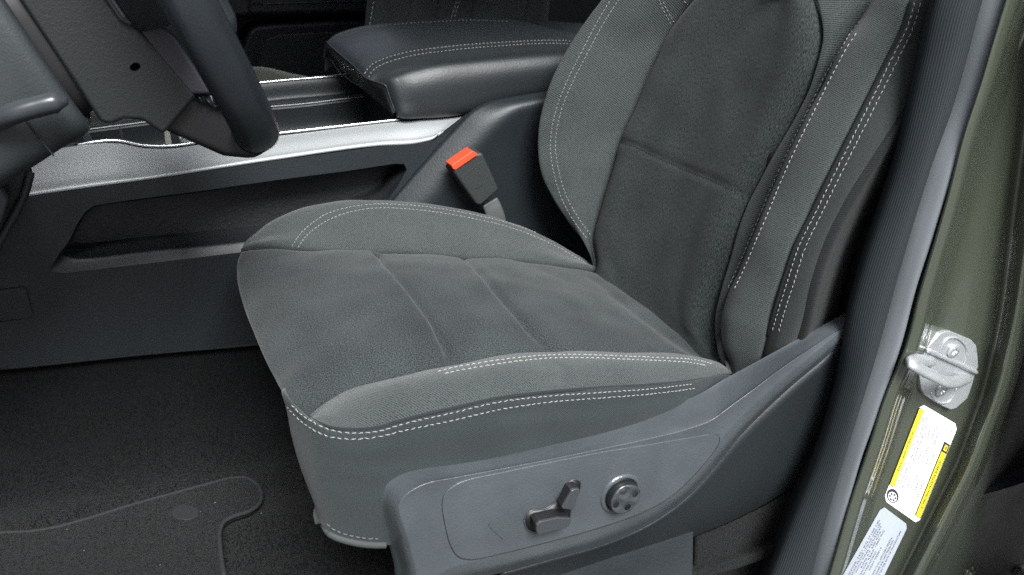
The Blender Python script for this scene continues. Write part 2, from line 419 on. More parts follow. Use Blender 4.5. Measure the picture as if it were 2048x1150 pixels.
D += .011 * (1 - np.exp(-np.broadcast_to(tt[None], D.shape) / .055)) * np.sin(math.pi * np.clip(V_, .0, 1)) ** .6 * (1 - np.clip((tt - .45) / .45, 0, 1) ** 1.5)[None, :]
ed = np.minimum(V_ * .34, (1 - V_) * .30)
D -= .006 * np.exp(-ed / .008)
D *= np.minimum(1, tt * 14 + .1)[None, :]
G = wob(G + N * D[..., None], .0022, 22, 3)
cushG = G
cush = grid('seat_cushion', G, M_CENTER, seat, thick=.03)

# far bolster of the cushion
crest = pts([(482, 501, .464), (492, 482, .475), (510, 466, .485), (530, 450, .495), (570, 430, .505), (620, 412, .515), (680, 402, .522), (720, 400, .525), (780, 401, .527), (850, 407, .527), (920, 418, .525), (990, 435, .52), (1050, 455, .512), (1110, 485, .497), (1160, 515, .47), (1200, 541, .44), (1245, 562, .41)])
a0 = crv(far, NU); a2 = crv(crest, NU)
hump = np.sin(math.pi * np.linspace(0, 1, NU))[:, None]
a1 = a0 + (a2 - a0) * .5 + hump * np.array([0, -.008, .006])
lo = np.array([0, 1, 0.])
G = loftn([a0 + (0, .004, -.008), a0, a1, a2, a2 + hump * (0, .022, -.012) + (0, .004, -.004), a2 + hump * (0, .03, -.07) + (0, .004, -.03), a2 + hump * (0, .01, -.12) + (.01, .0, -.10)], 64)
G = wob(G, .0015, 25, 8)
fb = grid('cushion_bolster', G, M_BOLST, seat)
stitch(bvh(G), [[(582, 497), (592, 480), (605, 463), (625, 446), (645, 432), (680, 419), (720, 411), (760, 408), (800, 409), (870, 416), (950, 430), (1020, 447), (1090, 473), (1140, 498), (1180, 526)],
                [(594, 499), (604, 483), (616, 469), (634, 454), (655, 441), (690, 427), (725, 419), (765, 416), (800, 417), (870, 424), (950, 438), (1020, 455), (1085, 480), (1135, 505), (1172, 528)]], M_THREAD, fb)

# near bolster of the cushion
outer = pts([(575, 792, .09), (600, 817, .072), (628, 840, .055), (660, 855, .045), (700, 860, .04), (760, 855, .036), (800, 843, .035), (900, 819, .035), (1000, 797, .035), (1080, 787, .035), (1200, 777, .036), (1300, 771, .04), (1380, 761, .05), (1425, 751, .07), (1460, 748, .09)])
nb0 = near
ob_ = outer[2:]
b0, b2 = crv(nb0, NU), crv(np.vstack([P(616, 838, .068), ob_[1:]]), NU)
hp = np.minimum(1, np.sin(math.pi * np.linspace(0.0, 1, NU)) * 1.8)[:, None]
lf = lambda s, o: b0 + (b2 - b0) * s + hp * np.array(o)
G = loftn([b0 + (0, .006, -.012), b0, lf(.2, (0, 0, .010)), lf(.5, (0, -.001, .016)), lf(.8, (0, -.003, .011)), b2 + (0, 0, 0), b2 + (0, .006, -.006)], 60)
crk = [surfline(bvh(G), l, 30)[0] for l in ([(1120, 730), (1128, 745), (1122, 765)], [(1180, 775), (1230, 770), (1300, 762)], [(1060, 785), (1085, 765), (1130, 755)])]
N = normals(G)
for c in crk: G = G - N * (.0013 * np.exp(-(polydist(G, c) / .005) ** 2))[..., None]
G = wob(G, .002, 20, 1)
nbG = G
nb = grid('cushion_bolster', G, M_BOLST, seat)
stitch(bvh(G), [[(872, 744), (900, 737), (960, 726), (1040, 715), (1110, 710), (1180, 710), (1260, 713), (1330, 716), (1390, 720), (1425, 728)],
                [(885, 749), (905, 744), (965, 733), (1040, 722), (1110, 716), (1180, 716), (1260, 719), (1330, 722), (1385, 726), (1415, 732)]], M_THREAD, nb, r=.0006)

# skirt: front face, corner and side below the outer seam
fr = [P(480, 540, .43), P(486, 600, .355), P(511, 668, .258), P(543, 742, .172), P(556, 766, .138)]
fr = [q_ + (.016 * f_, 0, -.014 * f_) for q_, f_ in zip(fr, (1, 1, 1, .75, .4))]
s0 = np.vstack([fr, outer])
drop = lambda fo, so: np.vstack([np.array(fr) + fo, outer + so])
bot = np.vstack([[P(474, 535, .43) + (.07, 0, -.16)], [P(482, 595, .35) + (.07, 0, -.16)], [P(509, 668, .255) + (.062, 0, -.155)], [P(542, 742, .17) + (.045, 0, -.145)],
                 pts([(634, 1026, .105), (636, 1038, .080), (641, 1050, .060), (652, 1061, .046), (672, 1073, .038), (700, 1083, .033), (735, 1089, .03), (775, 1090, .028), (850, 1075, .028), (950, 1050, .028), (1050, 1030, .028), (1150, 1010, .03), (1250, 985, .032), (1350, 960, .038), (1410, 935, .05), (1450, 915, .08)])])
n_s = 170
k0, k9 = crv(s0 + (0, 0, 0), n_s), crv(bot, n_s)
qq = np.linspace(0, 1, n_s)
bul = np.where(qq < .42, 0, 1)[:, None]
sk = [k0 + (.002, .005, -.004), k0 + (-.0008, -.0012, -.001)]
for s, ob2 in ((.10, .006), (.3, .008), (.6, .006), (.9, .002)):
    sk.append(k0 + (k9 - k0) * s + (-.004 * math.sin(math.pi * s), -ob2, 0))
sk += [k9, k9 + (.004, .006, .001)]
G = loftn(sk, 70)
N = normals(G)
for l, w_ in (([(640, 905), (720, 925), (800, 930), (900, 915), (1100, 868)], .012), ([(660, 960), (740, 975), (800, 965)], .01), ([(1000, 830), (1200, 815), (1380, 785)], .008)):
    c = surfline(bvh(G), l, 40)[0]
    if len(c) > 3: G = G - N * (.0018 * np.exp(-(polydist(G, c) / w_) ** 2))[..., None]
G = wob(G, .003, 12, 5)
skG = G
skt = grid('cushion_skirt', G, M_SKIRT, seat, thick=.004)
st = bvh(G)
stitch(st, [[(580, 806), (600, 826), (628, 846), (660, 860), (700, 866), (760, 862), (800, 850), (900, 827), (1000, 804), (1080, 794), (1200, 785), (1300, 778), (1385, 768)],
            [(573, 812), (597, 838), (628, 860), (655, 872), (700, 878), (760, 873), (800, 863), (900, 842), (1000, 819), (1100, 804), (1200, 796), (1300, 788), (1395, 776)]], M_THREAD, skt, r=.00046)
pl = surfline(st, [(640, 1046), (652, 1059), (672, 1071), (700, 1080), (735, 1086), (772, 1087)], 60)
tube('hem_piping', pl[0] + (0, .001, -.002), .0038, M_PIPE, skt, 8, rs=np.minimum(1, np.arange(len(pl[0])) / 12 + .05))
stitch(st, [[(650, 1043), (662, 1055), (684, 1066), (710, 1073), (740, 1077), (770, 1077)]], M_THREAD2, skt, r=.0006)
pp_, nn_ = surfline(bvh(nbG, skG), [(572, 790), (600, 815), (628, 838), (660, 853), (700, 858), (760, 853), (800, 841), (900, 817), (1000, 795), (1080, 785), (1200, 775), (1300, 769), (1380, 760), (1415, 753)], 120)
tube('seam_fold', pp_ + nn_ * .0001, .0016, M_SKIRT, skt, 8, rs=np.minimum(1, np.minimum(np.arange(len(pp_)), np.arange(len(pp_))[::-1]) / 14 + .05))

# backrest centre panel
dd = lambda p, v: np.array(p) + np.array(v)
BN = np.array([math.cos(R_(16.5)), 0, -math.sin(R_(16.5))]); BP = np.array([.595, 0, .315])
def PB(px, py, off=0):             # a pixel on the reclined plane of the backrest, moved forward by off
    r = ray(px, py); return CAM + r * ((BP - CAM) @ BN - off) / (r @ BN)
e0 = np.array([PB(*q) for q in [(1190, 528), (1186, 470), (1195, 430), (1215, 360), (1240, 280), (1270, 210), (1300, 140), (1330, 75), (1365, 25), (1395, -12), (1440, -70)]])
e1 = np.array([PB(*q) for q in [(1452, 726), (1434, 690), (1430, 640), (1444, 580), (1460, 520), (1478, 450), (1496, 400), (1520, 358), (1560, 288), (1592, 228), (1622, 168), (1640, 110), (1646, 70), (1643, 40), (1632, 0), (1590, -70)]])
e0 = np.vstack([dd(e0[0], (-.02, 0, -.06)), e0]); e1 = np.vstack([dd(e1[0], (-.02, 0, -.06)), e1])
E0, E1 = crv(e0, 140), crv(e1, 140)
ln = lambda s, f: E0 + (E1 - E0) * s + np.array([-f, 0, f * .3])
G = loftn([E0, ln(.07, .007), ln(.25, .006), ln(.5, .004), ln(.75, .008), ln(.93, .010), E1], 100)
sx_ = surfline(bvh(G), [(1238, 282), (1262, 288), (1300, 305), (1360, 333), (1420, 357), (1470, 380), (1495, 396)], 60)[0]
N = normals(G); V_, U_ = np.meshgrid(np.linspace(0, 1, 100), np.linspace(0, 1, 140), indexing='ij')
D = -.0017 * np.exp(-(polydist(G, sx_) / .0045) ** 2) + .0014 * np.exp(-(polydist(G, sx_) / .03) ** 2) - .005 * np.exp(-np.minimum(V_, 1 - V_) * .32 / .005)
G = wob(G + N * D[..., None], .002, 18, 11)
bkG = G
back = grid('backrest_panel', G, M_BACK, seat, thick=.03)
stitch(bvh(G), [[(1242, 285), (1262, 290), (1300, 307), (1360, 335), (1420, 359), (1470, 382), (1492, 396)]], M_GAP, back, pitch=.005, ln=.0032, r=.0006)

# far backrest bolster
sil = pts([(1196, 540, .425), (1172, 492, .455), (1150, 462, .47), (1128, 430, .482), (1108, 398, .492), (1090, 360, .50), (1080, 320, .505), (1078, 290, .508), (1083, 240, .51), (1095, 190, .51), (1120, 130, .51), (1150, 80, .51), (1180, 35, .51), (1205, 0, .51), (1250, -60, .51)])
sil = np.vstack([dd(sil[0], (-.01, 0, -.05)), sil])
h0, h3 = crv(e0, 140), crv(sil, 140)
hz = np.sin(math.pi * np.clip(np.linspace(.12, 1.3, 140), 0, 1)) ** .5
hz = np.r_[np.linspace(.1, 1, 40), np.ones(100)][:, None]
G = loftn([h0 + (.008, .004, 0), h0, h0 + (h3 - h0) * .22 + hz * (-.006, 0, .002), h0 + (h3 - h0) * .6 + hz * (-.012, 0, .004), h0 + (h3 - h0) * .9 + hz * (-.004, 0, .002), h3,
           h3 + hz * (.03, .022, -.004), h3 + (.085, .02, -.01), h3 + (.13, -.01, -.02)], 84)
G = wob(G, .0016, 22, 6)
bb = grid('backrest_bolster', G, M_BOLST, seat)
T = bvh(G)
stitch(T, [[(1221, 0), (1191, 50), (1160, 110), (1135, 160), (1115, 210), (1103, 260), (1101, 300), (1107, 342), (1121, 392), (1144, 436), (1178, 482)],
           [(1241, -5), (1205, 50), (1173, 110), (1147, 160), (1126, 210), (1113, 260), (1111, 300), (1117, 340), (1131, 388), (1153, 430), (1183, 472)],
           [(1316, -6), (1324, 14), (1334, 34), (1344, 54)], [(1322, -8), (1330, 12), (1340, 31), (1350, 48)]], M_THREAD, bb)
stitch(T, [[(1362, -8), (1370, 4), (1378, 12)]], M_THREAD, bb)

# near backrest bolster with its side panel
h = pts([(1462, 735, .100), (1442, 690, .112), (1441, 640, .122), (1455, 592, .128), (1480, 540, .131), (1505, 480, .133), (1530, 420, .134), (1560, 350, .134), (1592, 280, .134), (1627, 210, .134), (1662, 140, .134), (1692, 85, .133), (1722, 45, .132), (1746, 8, .130), (1785, -45, .125)])
oseam = pts([(1500, 810, .085), (1519, 745, .072), (1528, 705, .064), (1536, 672, .060), (1548, 620, .057), (1566, 560, .056), (1590, 490, .056), (1620, 430, .056), (1658, 350, .056), (1698, 270, .056), (1738, 190, .056), (1777, 110, .056), (1806, 50, .056), (1822, 0, .057), (1840, -45, .060)])
edge = pts([(1550, 790, .075), (1574, 730, .055), (1590, 688, .042), (1603, 648, .035), (1620, 570, .03), (1650, 480, .03), (1690, 400, .03), (1740, 320, .03), (1795, 236, .03), (1852, 150, .032), (1885, 95, .035), (1915, 40, .04), (1950, -30, .045)])
h = np.vstack([dd(h[0], (-.012, 0, -.06)), h])
c0, c1, c3, c4 = (crv(x, 140) for x in (e1, h, oseam, edge))
hz = np.r_[np.linspace(.15, 1, 34), np.ones(106)][:, None]
G = loftn([c0 + (.008, 0, 0), c0 + (0, -.002, 0), c0 * .5 + c1 * .5 + hz * (-.004, 0, .001), c1, c1 * .86 + c3 * .14 + hz * (-.010, 0, .003), c1 * .6 + c3 * .4 + hz * (-.019, -.001, .005), c1 * .3 + c3 * .7 + hz * (-.0145, -.002, .004), c1 * .1 + c3 * .9 + hz * (-.006, -.002, .002), c3], 90)
Gs = loftn([c3 + (.003, .004, 0), c3 + (0, .0005, 0), c3 * .8 + c4 * .2 + (-.003, -.006, 0), c3 * .35 + c4 * .65 + (-.002, -.006, 0), c4], 40)
N = normals(G)
G = G - N * (.0035 * np.exp(-(polydist(G, c1[20:]) / .006) ** 2) + .0022 * np.exp(-(polydist(G, c3) / .0035) ** 2))[..., None]
G = wob(G, .0016, 22, 2)
nbk = grid('backrest_bolster', G, M_BOLST, seat)
grid('bolster_border', Gs, M_BORDER, seat)
T = bvh(G, Gs)
stitch(T, [[(1722, 40), (1700, 68), (1686, 92), (1656, 140), (1620, 212), (1585, 282), (1553, 352), (1523, 422), (1498, 482), (1473, 540), (1455, 578)],
           [(1716, 62), (1696, 92), (1667, 146), (1632, 215), (1597, 286), (1566, 354), (1537, 424), (1512, 482), (1487, 541), (1466, 584)]], M_THREAD, nbk, r=.0006)
stitch(T, [[(1746, 0), (1730, 18), (1716, 34)]], M_THREAD2, nbk, r=.0005)
stitch(T, [[(1830, 0), (1816, 50), (1787, 110), (1748, 190), (1708, 270), (1668, 350), (1629, 430), (1599, 490), (1576, 560), (1557, 620), (1543, 668)],
           [(1842, 0), (1828, 50), (1799, 112), (1760, 192), (1720, 272), (1680, 352), (1641, 432), (1612, 492), (1589, 562), (1570, 620), (1556, 668)]], M_THREAD, nbk, r=.00046)
pp_, nn_ = surfline(T, [(1824, 0), (1808, 50), (1779, 110), (1740, 190), (1700, 270), (1660, 350), (1622, 430), (1592, 490), (1568, 560), (1550, 620), (1536, 670)], 120)
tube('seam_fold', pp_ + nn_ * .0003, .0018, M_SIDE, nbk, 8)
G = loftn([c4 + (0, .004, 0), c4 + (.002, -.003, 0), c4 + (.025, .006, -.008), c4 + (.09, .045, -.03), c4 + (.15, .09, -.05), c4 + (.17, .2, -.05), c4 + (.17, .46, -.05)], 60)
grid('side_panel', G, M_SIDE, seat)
# dark cloth sheet set behind the gap above the trim arm
hm = surfline(T, [(1488, 694), (1510, 684), (1535, 676), (1565, 671), (1590, 660), (1604, 648)], 60)
G = loft([pts([(1478, 696, .085), (1500, 680, .070), (1530, 673, .060), (1565, 668, .052), (1606, 642, .045)]) + (.004, .045, 0), np.array([0, .04, 0]) + pts([(1476, 702, .08), (1503, 685, .066), (1533, 678, .056), (1568, 673, .049), (1610, 648, .043)]), pts([(1450, 742, .105), (1490, 735, .10), (1535, 722, .09), (1572, 708, .085), (1625, 680, .08)])], 60, 16)
grid('dark_gap_sheet', wob(G, .002, 30), M_SIDE, seat, thick=.003)

# plastic side trim of the seat base
ringA = [(800, 1185), (787, 1120), (770, 1060), (757, 1010), (756, 985), (768, 958), (795, 940), (830, 930), (900, 920), (1000, 902), (1100, 880), (1200, 855), (1300, 830), (1370, 808), (1420, 785), (1470, 755), (1520, 728), (1580, 695), (1640, 662), (1706, 626), (1765, 596),
         (1768, 622), (1712, 655), (1650, 715), (1590, 765), (1535, 815), (1482, 868), (1434, 928), (1378, 990), (1312, 1040), (1222, 1083), (1100, 1118), (1000, 1145), (900, 1170), (850, 1192)]
ringB = [(842, 1180), (828, 1122), (812, 1064), (799, 1024), (800, 1006), (814, 988), (838, 973), (862, 964), (910, 955), (1005, 937), (1103, 918), (1202, 898), (1300, 877), (1370, 860), (1420, 842), (1462, 812), (1508, 778), (1568, 733), (1632, 690), (1692, 650), (1755, 612),
         (1757, 620), (1694, 656), (1634, 702), (1576, 750), (1521, 797), (1468, 848), (1418, 903), (1362, 963), (1300, 1008), (1210, 1048), (1100, 1082), (1000, 1110), (900, 1136), (858, 1160)]
nA = len(ringA)
yA = [.035] * 19 + [.045, .060] + [.055, .036, .026] + [.022] * 11
yB = [0] * 17 + [.006, .014, .028, .045] + [.045, .026, .012, .005] + [0] * 10
A0 = np.array([P(x, y, q) for (x, y), q in zip(ringA, yA)]); B0 = np.array([P(x, y, q) for (x, y), q in zip(ringB, yB)])
ctr = B0.mean(0)
A1, B1 = closed(A0, 6), closed(B0, 6)
mid1 = A1 * .72 + B1 * .28; mid1[:, 1] = A1[:, 1] * .57 + B1[:, 1] * .43
mid2 = A1 * .35 + B1 * .65; mid2[:, 1] = A1[:, 1] * .16 + B1[:, 1] * .84
back_ = A1 + (ctr - A1) * .05; back_[:, 1] = A1[:, 1] + .005
T2 = np.roll(B1, -1, 0) - np.roll(B1, 1, 0); nin = np.stack([-T2[:, 2], 0 * T2[:, 0], T2[:, 0]], 1); nin /= np.linalg.norm(nin, axis=1, keepdims=True) + 1e-9
if ((ctr - B1) * nin).sum() < 0: nin = -nin
B2 = B1 + nin * .0012
G = loftn([back_, A1, mid1, mid2, B1], 30)
V = np.vstack([G.reshape(-1, 3), B2 + (0, .0002, 0)]); n1 = G.shape[1]; nr = G.shape[0]
Gx = np.concatenate([G, B2[None] + (0, .0002, 0)]); F = gidx(Gx, True)
capf = tuple(nr * n1 + i for i in range(n1))
trim = obj('seat_trim', Gx.reshape(-1, 3), F + [capf], M_TRIM, seat)
bm = bmesh.new(); bm.from_mesh(trim.data); bmesh.ops.recalc_face_normals(bm, faces=bm.faces[:]); bmesh.ops.triangulate(bm, faces=[f for f in bm.faces if len(f.verts) > 4]); bm.to_mesh(trim.data); bm.free()
pan = [(885, 1012), (889, 990), (905, 974), (932, 961), (1000, 946), (1100, 925), (1200, 905), (1300, 889), (1395, 873), (1425, 869), (1438, 874), (1436, 890), (1402, 935), (1352, 985), (1300, 1018), (1200, 1055), (1100, 1083), (1000, 1108), (945, 1119), (918, 1114), (902, 1092), (891, 1052)]
pc = closed(pts(pan, -.0002), 6)
sp = prism('switch_panel', closed(pts(pan, -.0010), 4), (0, .004, 0), M_TRIM, trim, bev=.0007, seg=2)
tube('panel_gap', np.vstack([pc, pc[:1]]) + (0, .0001, 0), .0006, M_GAP, sp, 6, up=(0, -1, 0))
# recess and the two seat switches
rec = [(1049, 1040), (1052, 1030), (1063, 1021), (1098, 1014), (1128, 975), (1140, 963), (1150, 959), (1160, 964), (1161, 975), (1143, 1018), (1140, 1036), (1136, 1050), (1072, 1064), (1057, 1061), (1051, 1052)]
rcl = closed(pts(rec, -.0016), 4)
o = prism('switch_recess', rcl, (0, .003, 0), M_BLACK, sp, bev=0)
tube('recess_rim', np.vstack([rcl, rcl[:1]]), .0008, M_SWITCH, sp, 6, up=(0, -1, 0))
s1 = [(1073, 1050), (1080, 1044), (1116, 1036), (1141, 1037), (1141, 1042), (1138, 1053), (1130, 1057), (1076, 1070), (1073, 1062)]
s2 = [(1143, 982), (1149, 979), (1159, 978), (1160, 984), (1148, 1018), (1143, 1020), (1125, 1018), (1124, 1014)]
for sq, dp in ((s1, .016), (s2, .014)):
    f_ = pts(sq, -dp); sw = prism('switch', f_ + (0, .0022, 0), (0, dp - .0022, 0), M_BLACK, sp, bev=.0006)
    prism('switch_cap', f_, (0, .0024, 0), M_SWITCH, sw, bev=.0009)
dc = pts([(1108, 1024), (1116, 1030), (1124, 1027), (1118, 1022)], -.0024)
tube('direction_mark', crv(pts([(983, 1042), (977, 1050), (990, 1064), (1005, 1078)], -.0014)[:2], 6), .00028, M_PIPE, sp, 6)
tube('direction_mark', crv(pts([(977, 1050), (990, 1064), (1005, 1078)], -.0014), 8), .00028, M_PIPE, sp, 6)
# lumbar knob
kc = P(1240, 986, 0)
def disc(name, c, prof_, mt, parent, seg=48, fn=None):
    V = []; F = []
    for r, hgt in prof_:
        for k in range(seg):
            th = 2 * math.pi * k / seg; x, z = r * math.cos(th), r * math.sin(th)
            V.append((c[0] + x, c[1] - hgt - (fn(x, z) if fn else 0), c[2] + z))
    G_ = np.array(V).reshape(len(prof_), seg, 3); F = gidx(G_, True)
    F.append(tuple((len(prof_) - 1) * seg + k for k in range(seg)))
    o = obj(name, V, F, mt, parent)
    bm = bmesh.new(); bm.from_mesh(o.data); bmesh.ops.recalc_face_normals(bm, faces=bm.faces[:]); bm.to_mesh(o.data); bm.free()
    return o
disc('knob_collar', kc, [(.0235, .0008), (.0225, .0030), (.0205, .0036), (.0190, .0030), (.0185, .0016)], M_TRIM, sp)
def dim(x, z):
    s = 0
    for k in range(4):
        a = R_(20 + 90 * k); s += .0019 * math.exp(-((((x - .0104 * math.cos(a)) ** 2 + (z - .0104 * math.sin(a)) ** 2) / .0062 ** 2) ** 2))
    return -s
prk = [(.0176, .0010), (.0174, .0090), (.0170, .0110), (.0160, .0122)] + [(r, .0124 + .0008 * (1 - r / .016)) for r in np.linspace(.0155, .0004, 34)]
kn = disc('lumbar_knob', kc, prk[:3], M_GLOSS, sp, 64)
disc('knob_face', kc, [(.0171, .0108)] + prk[3:], M_SWITCH, kn, 96, dim)
disc('knob_well', kc, [(.0192, .0018), (.0192, .0022)], M_BLACK, sp)
# lower side cover under the arm and the dark frame behind the seat
G = loft([pts([(1000, 1150), (1100, 1122), (1222, 1086), (1312, 1043), (1378, 993), (1434, 931), (1482, 871), (1535, 818), (1590, 768), (1650, 718), (1720, 660)], .030),
          pts([(1010, 1185), (1110, 1155), (1230, 1112), (1330, 1078), (1405, 1050), (1470, 1020), (1530, 985), (1580, 945), (1625, 900), (1680, 850), (1740, 790)], .052),
          pts([(1010, 1200), (1110, 1170), (1230, 1128), (1330, 1095), (1410, 1066), (1480, 1036), (1540, 1005), (1595, 970), (1640, 930), (1700, 880), (1760, 820)], .065)], 60, 16)
grid('lower_cover', G, M_PLASTD, seat, thick=.004)
box('seat_frame', (.24, .12, .05), (.58, .46, .22), M_BLACK, seat, .01)
box('backrest_frame', (.66, .08, .22), (.72, .46, .55), M_BLACK, seat, .01)
box('seat_track', (.19, .38, .04), (.60, .41, .085), M_BLACK, seat, .004)

# ------------------------------------------------------------------ seat belt buckle
bk = thing('seat_belt_buckle', 'black seat belt buckle with a red release button beside the grey seat', 'seat belt buckle')
q = pts([(904, 338), (913, 341), (957, 311), (962, 305), (999, 378), (996, 384), (962, 412), (956, 411)], .515)
q = pts([(905, 342), (951, 308), (966, 306), (999, 379), (962, 412), (953, 409)], .515)
hs_ = prism('buckle_housing', q, (-.004, .026, .002), grained('buckle_plastic', (.018, .0215, .021), .55, 500, .2), bk, bev=.004, seg=4)
prism('release_button', pts([(903, 331), (945, 302), (955, 307), (953, 312), (911, 340), (906, 338)], .512), (-.002, .02, .001), M_RED, bk, bev=.001)
l1 = pts([(918, 357), (966, 322)], .5145)
tube('housing_line', crv(l1, 8), .0004, M_PIPE, bk, 6)
tube('housing_mark', crv(pts([(952, 377), (968, 366)], .5145), 6), .0005, M_GAP, bk, 6)
G = loft([pts([(968, 413), (972, 425), (980, 450)], .525), pts([(996, 396), (1004, 415), (1014, 450)], .53)], 20, 8)
grid('belt_stalk', wob(G, .002, 60), mat('grey_webbing', (.06, .064, .064), .6)[0], bk, thick=.006)

# ------------------------------------------------------------------ centre console
con = thing('centre_console', 'dark grey centre console with silver trim strip and a padded armrest', 'console')
YC = .575
pocket = [(126, 506), (140, 488), (158, 452), (172, 428), (190, 414), (260, 403), (400, 385), (560, 362), (700, 344), (790, 331), (805, 331), (810, 339), (790, 370), (770, 396), (700, 430), (600, 466), (490, 482), (300, 501), (170, 516), (140, 515)]
holeL = [(120, 505), (136, 485), (154, 449), (169, 425), (188, 411), (260, 400), (400, 382), (560, 359), (700, 341), (790, 327), (808, 328), (814, 339), (794, 374), (775, 400), (705, 452), (605, 490), (490, 504), (300, 527), (130, 547), (95, 545)]
panel = [(-120, 760), (-120, 424), (0, 403), (60, 394), (300, 360), (560, 320), (750, 294), (835, 285), (868, 281), (880, 270), (935, 228), (905, 259), (835, 338), (780, 405), (720, 470), (680, 560), (660, 680), (500, 690), (300, 706), (0, 736)]
yp = lambda x, y: YC - .02 * np.clip((y - 300) / 430, 0, 1)
body = fill('side_panel', [[P(x, y, yp(x, y)) for x, y in panel], [P(x, y, yp(x, y)) for x, y in holeL]], M_PLAST, con, thick=.004)
ho = closed([P(x, y, yp(x, y)) for x, y in holeL], 5); pi_ = closed([P(x, y, yp(x, y) + .010) for x, y in pocket], 5)
G = loftn([ho + (0, .001, 0), ho * .5 + pi_ * .5 + (0, -.0005, 0), pi_, pi_ + (0, .005, 0)], 14)
grid('pocket_bezel', G, M_PLAST, con, wrap=True)
inn = pi_ + (0, .05, 0)
cN = inn.mean(0); inn2 = cN + (inn - cN) * .97
G = loftn([pi_ + (0, .004, 0), pi_ + (0, .03, 0), inn, inn2 + (0, .004, 0)], 16)
grid('pocket_wall', G, M_LINER, con, wrap=True, flip=None)
fill('pocket_back', [inn2 + (0, .003, 0)], M_LINER, con)
cp = [(-60, 587), (46, 574), (53, 577), (66, 628), (61, 635), (-60, 651)]
cvp = prism('cover_plate', [P(x, y, yp(x, y) - .0012) for x, y in cp], (0, .003, 0), M_PLAST, con, bev=.001)
l_ = np.array([P(x, y, yp(x, y) - .0006) for x, y in cp]); tube('cover_gap', np.concatenate([np.linspace(a_, b_, 12)[:-1] for a_, b_ in zip(l_[:-1], l_[1:])]), .0008, M_GAP, cvp, 6)
# carpet edge strip below the panel
tube('panel_lip', crv(pts([(-100, 742), (0, 735), (300, 705), (500, 688), (700, 668)], .560), 40), .0035, M_GAP, con, 8)
# flared rear flank: sloping band and upright field
G = loft([pts([(660, 560), (720, 470), (778, 402), (835, 337), (905, 259), (950, 216), (985, 201), (1040, 190), (1110, 179), (1210, 165)], YC),
          pts([(760, 560), (800, 490), (850, 425), (905, 362), (960, 298), (1005, 248), (1035, 225), (1070, 214), (1120, 206), (1210, 192)], YC - .024),
          pts([(775, 565), (812, 495), (862, 430), (917, 368), (970, 305), (1012, 257), (1040, 235), (1072, 224), (1122, 216), (1210, 202)], YC - .023),
          pts([(960, 620), (980, 560), (1000, 500), (1020, 440), (1050, 380), (1070, 330), (1090, 300), (1110, 280), (1150, 265), (1220, 250)], YC - .012),
          pts([(1100, 700), (1120, 640), (1140, 600), (1160, 560), (1190, 520), (1210, 490), (1230, 460), (1250, 430), (1270, 400), (1290, 370)], YC - .010)], 60, 60)
grid('rear_flank', G, M_PLAST, con, thick=.004)
# silver strip
sa = pts([(-90, 417), (60, 392), (300, 358), (560, 318), (750, 292), (845, 284), (866, 278), (876, 270)], YC)
su = pts([(-90, 330), (90, 300), (165, 290), (232, 286), (290, 296), (335, 297), (400, 289), (560, 271), (800, 243), (900, 235), (932, 232)], YC + .035)
su = np.array([P(x, y, YC + q) for x, y, q in ((-90, 330, .062), (90, 300, .060), (165, 290, .058), (232, 286, .056), (290, 296, .054), (335, 297, .052), (400, 289, .048), (560, 271, .038), (800, 243, .032), (900, 235, .030), (932, 232, .030))])
sa2 = sa + (0, -.003, .006)
ks = crv(sa, 120); ku = crv(su, 120)
G = loftn([ks + (0, .002, -.001), ks + (0, -.0012, .0004), ks + (0, -.0008, .002), ks * .8 + ku * .2 + (0, -.001, .002), ks * .4 + ku * .6 + (0, -.001, .0025), ku], 30)
grid('silver_trim', G, M_SILVER, con, thick=.003)
ch = np.array([P(x, y, YC + q) for x, y, q in ((150, 291, .061), (180, 285, .060), (232, 281, .059), (290, 291, .057), (335, 292, .055), (400, 284, .051), (560, 266, .041), (800, 239, .035))])
tube('bright_edge', crv(ch, 90), .0024, M_CHROME, con, 8)
# tray behind the strip
lipn = np.array([P(x, y, YC + q) for x, y, q in ((-90, 322, .069), (90, 292, .067), (165, 284, .065), (232, 280, .063), (290, 290, .061), (335, 291, .059), (400, 283, .055), (560, 265, .045), (800, 238, .039), (938, 226, .037))])
Ln = crv(lipn, 60)
wl = Ln + (0, .004, -.06); wl2 = Ln + (0, .03, -.075)
farl = crv(pts([(-60, 240), (250, 205), (515, 166), (690, 151), (900, 133)], .86), 60)
ledge = crv(pts([(-60, 290), (250, 250), (515, 216), (600, 209), (690, 198), (900, 180)], .82), 60)
lw = ledge + (0, -.006, -.05); fl2 = ledge + (0, -.03, -.06)
grid('tray', loftn([Ln, wl, wl2, fl2, lw, ledge + (0, -.002, -.004)], 40), M_PLASTD, con)
grid('tray_ledge', loftn([ledge + (0, -.003, -.004), ledge, ledge + (0, .02, .003), farl + (0, -.008, -.03), farl + (0, -.002, -.004), farl], 30), M_PLASTD, con)
tube('ledge_edge', ledge[10:] + (0, -.002, .001), .0012, M_SILVER, con, 6)
tube('bright_edge', farl, .0028, M_CHROME, con, 8)
grid('far_flank', loftn([farl + (0, .002, -.001), farl + (0, .02, -.02), farl + (0, .03, -.4)], 12), M_PLASTD, con)
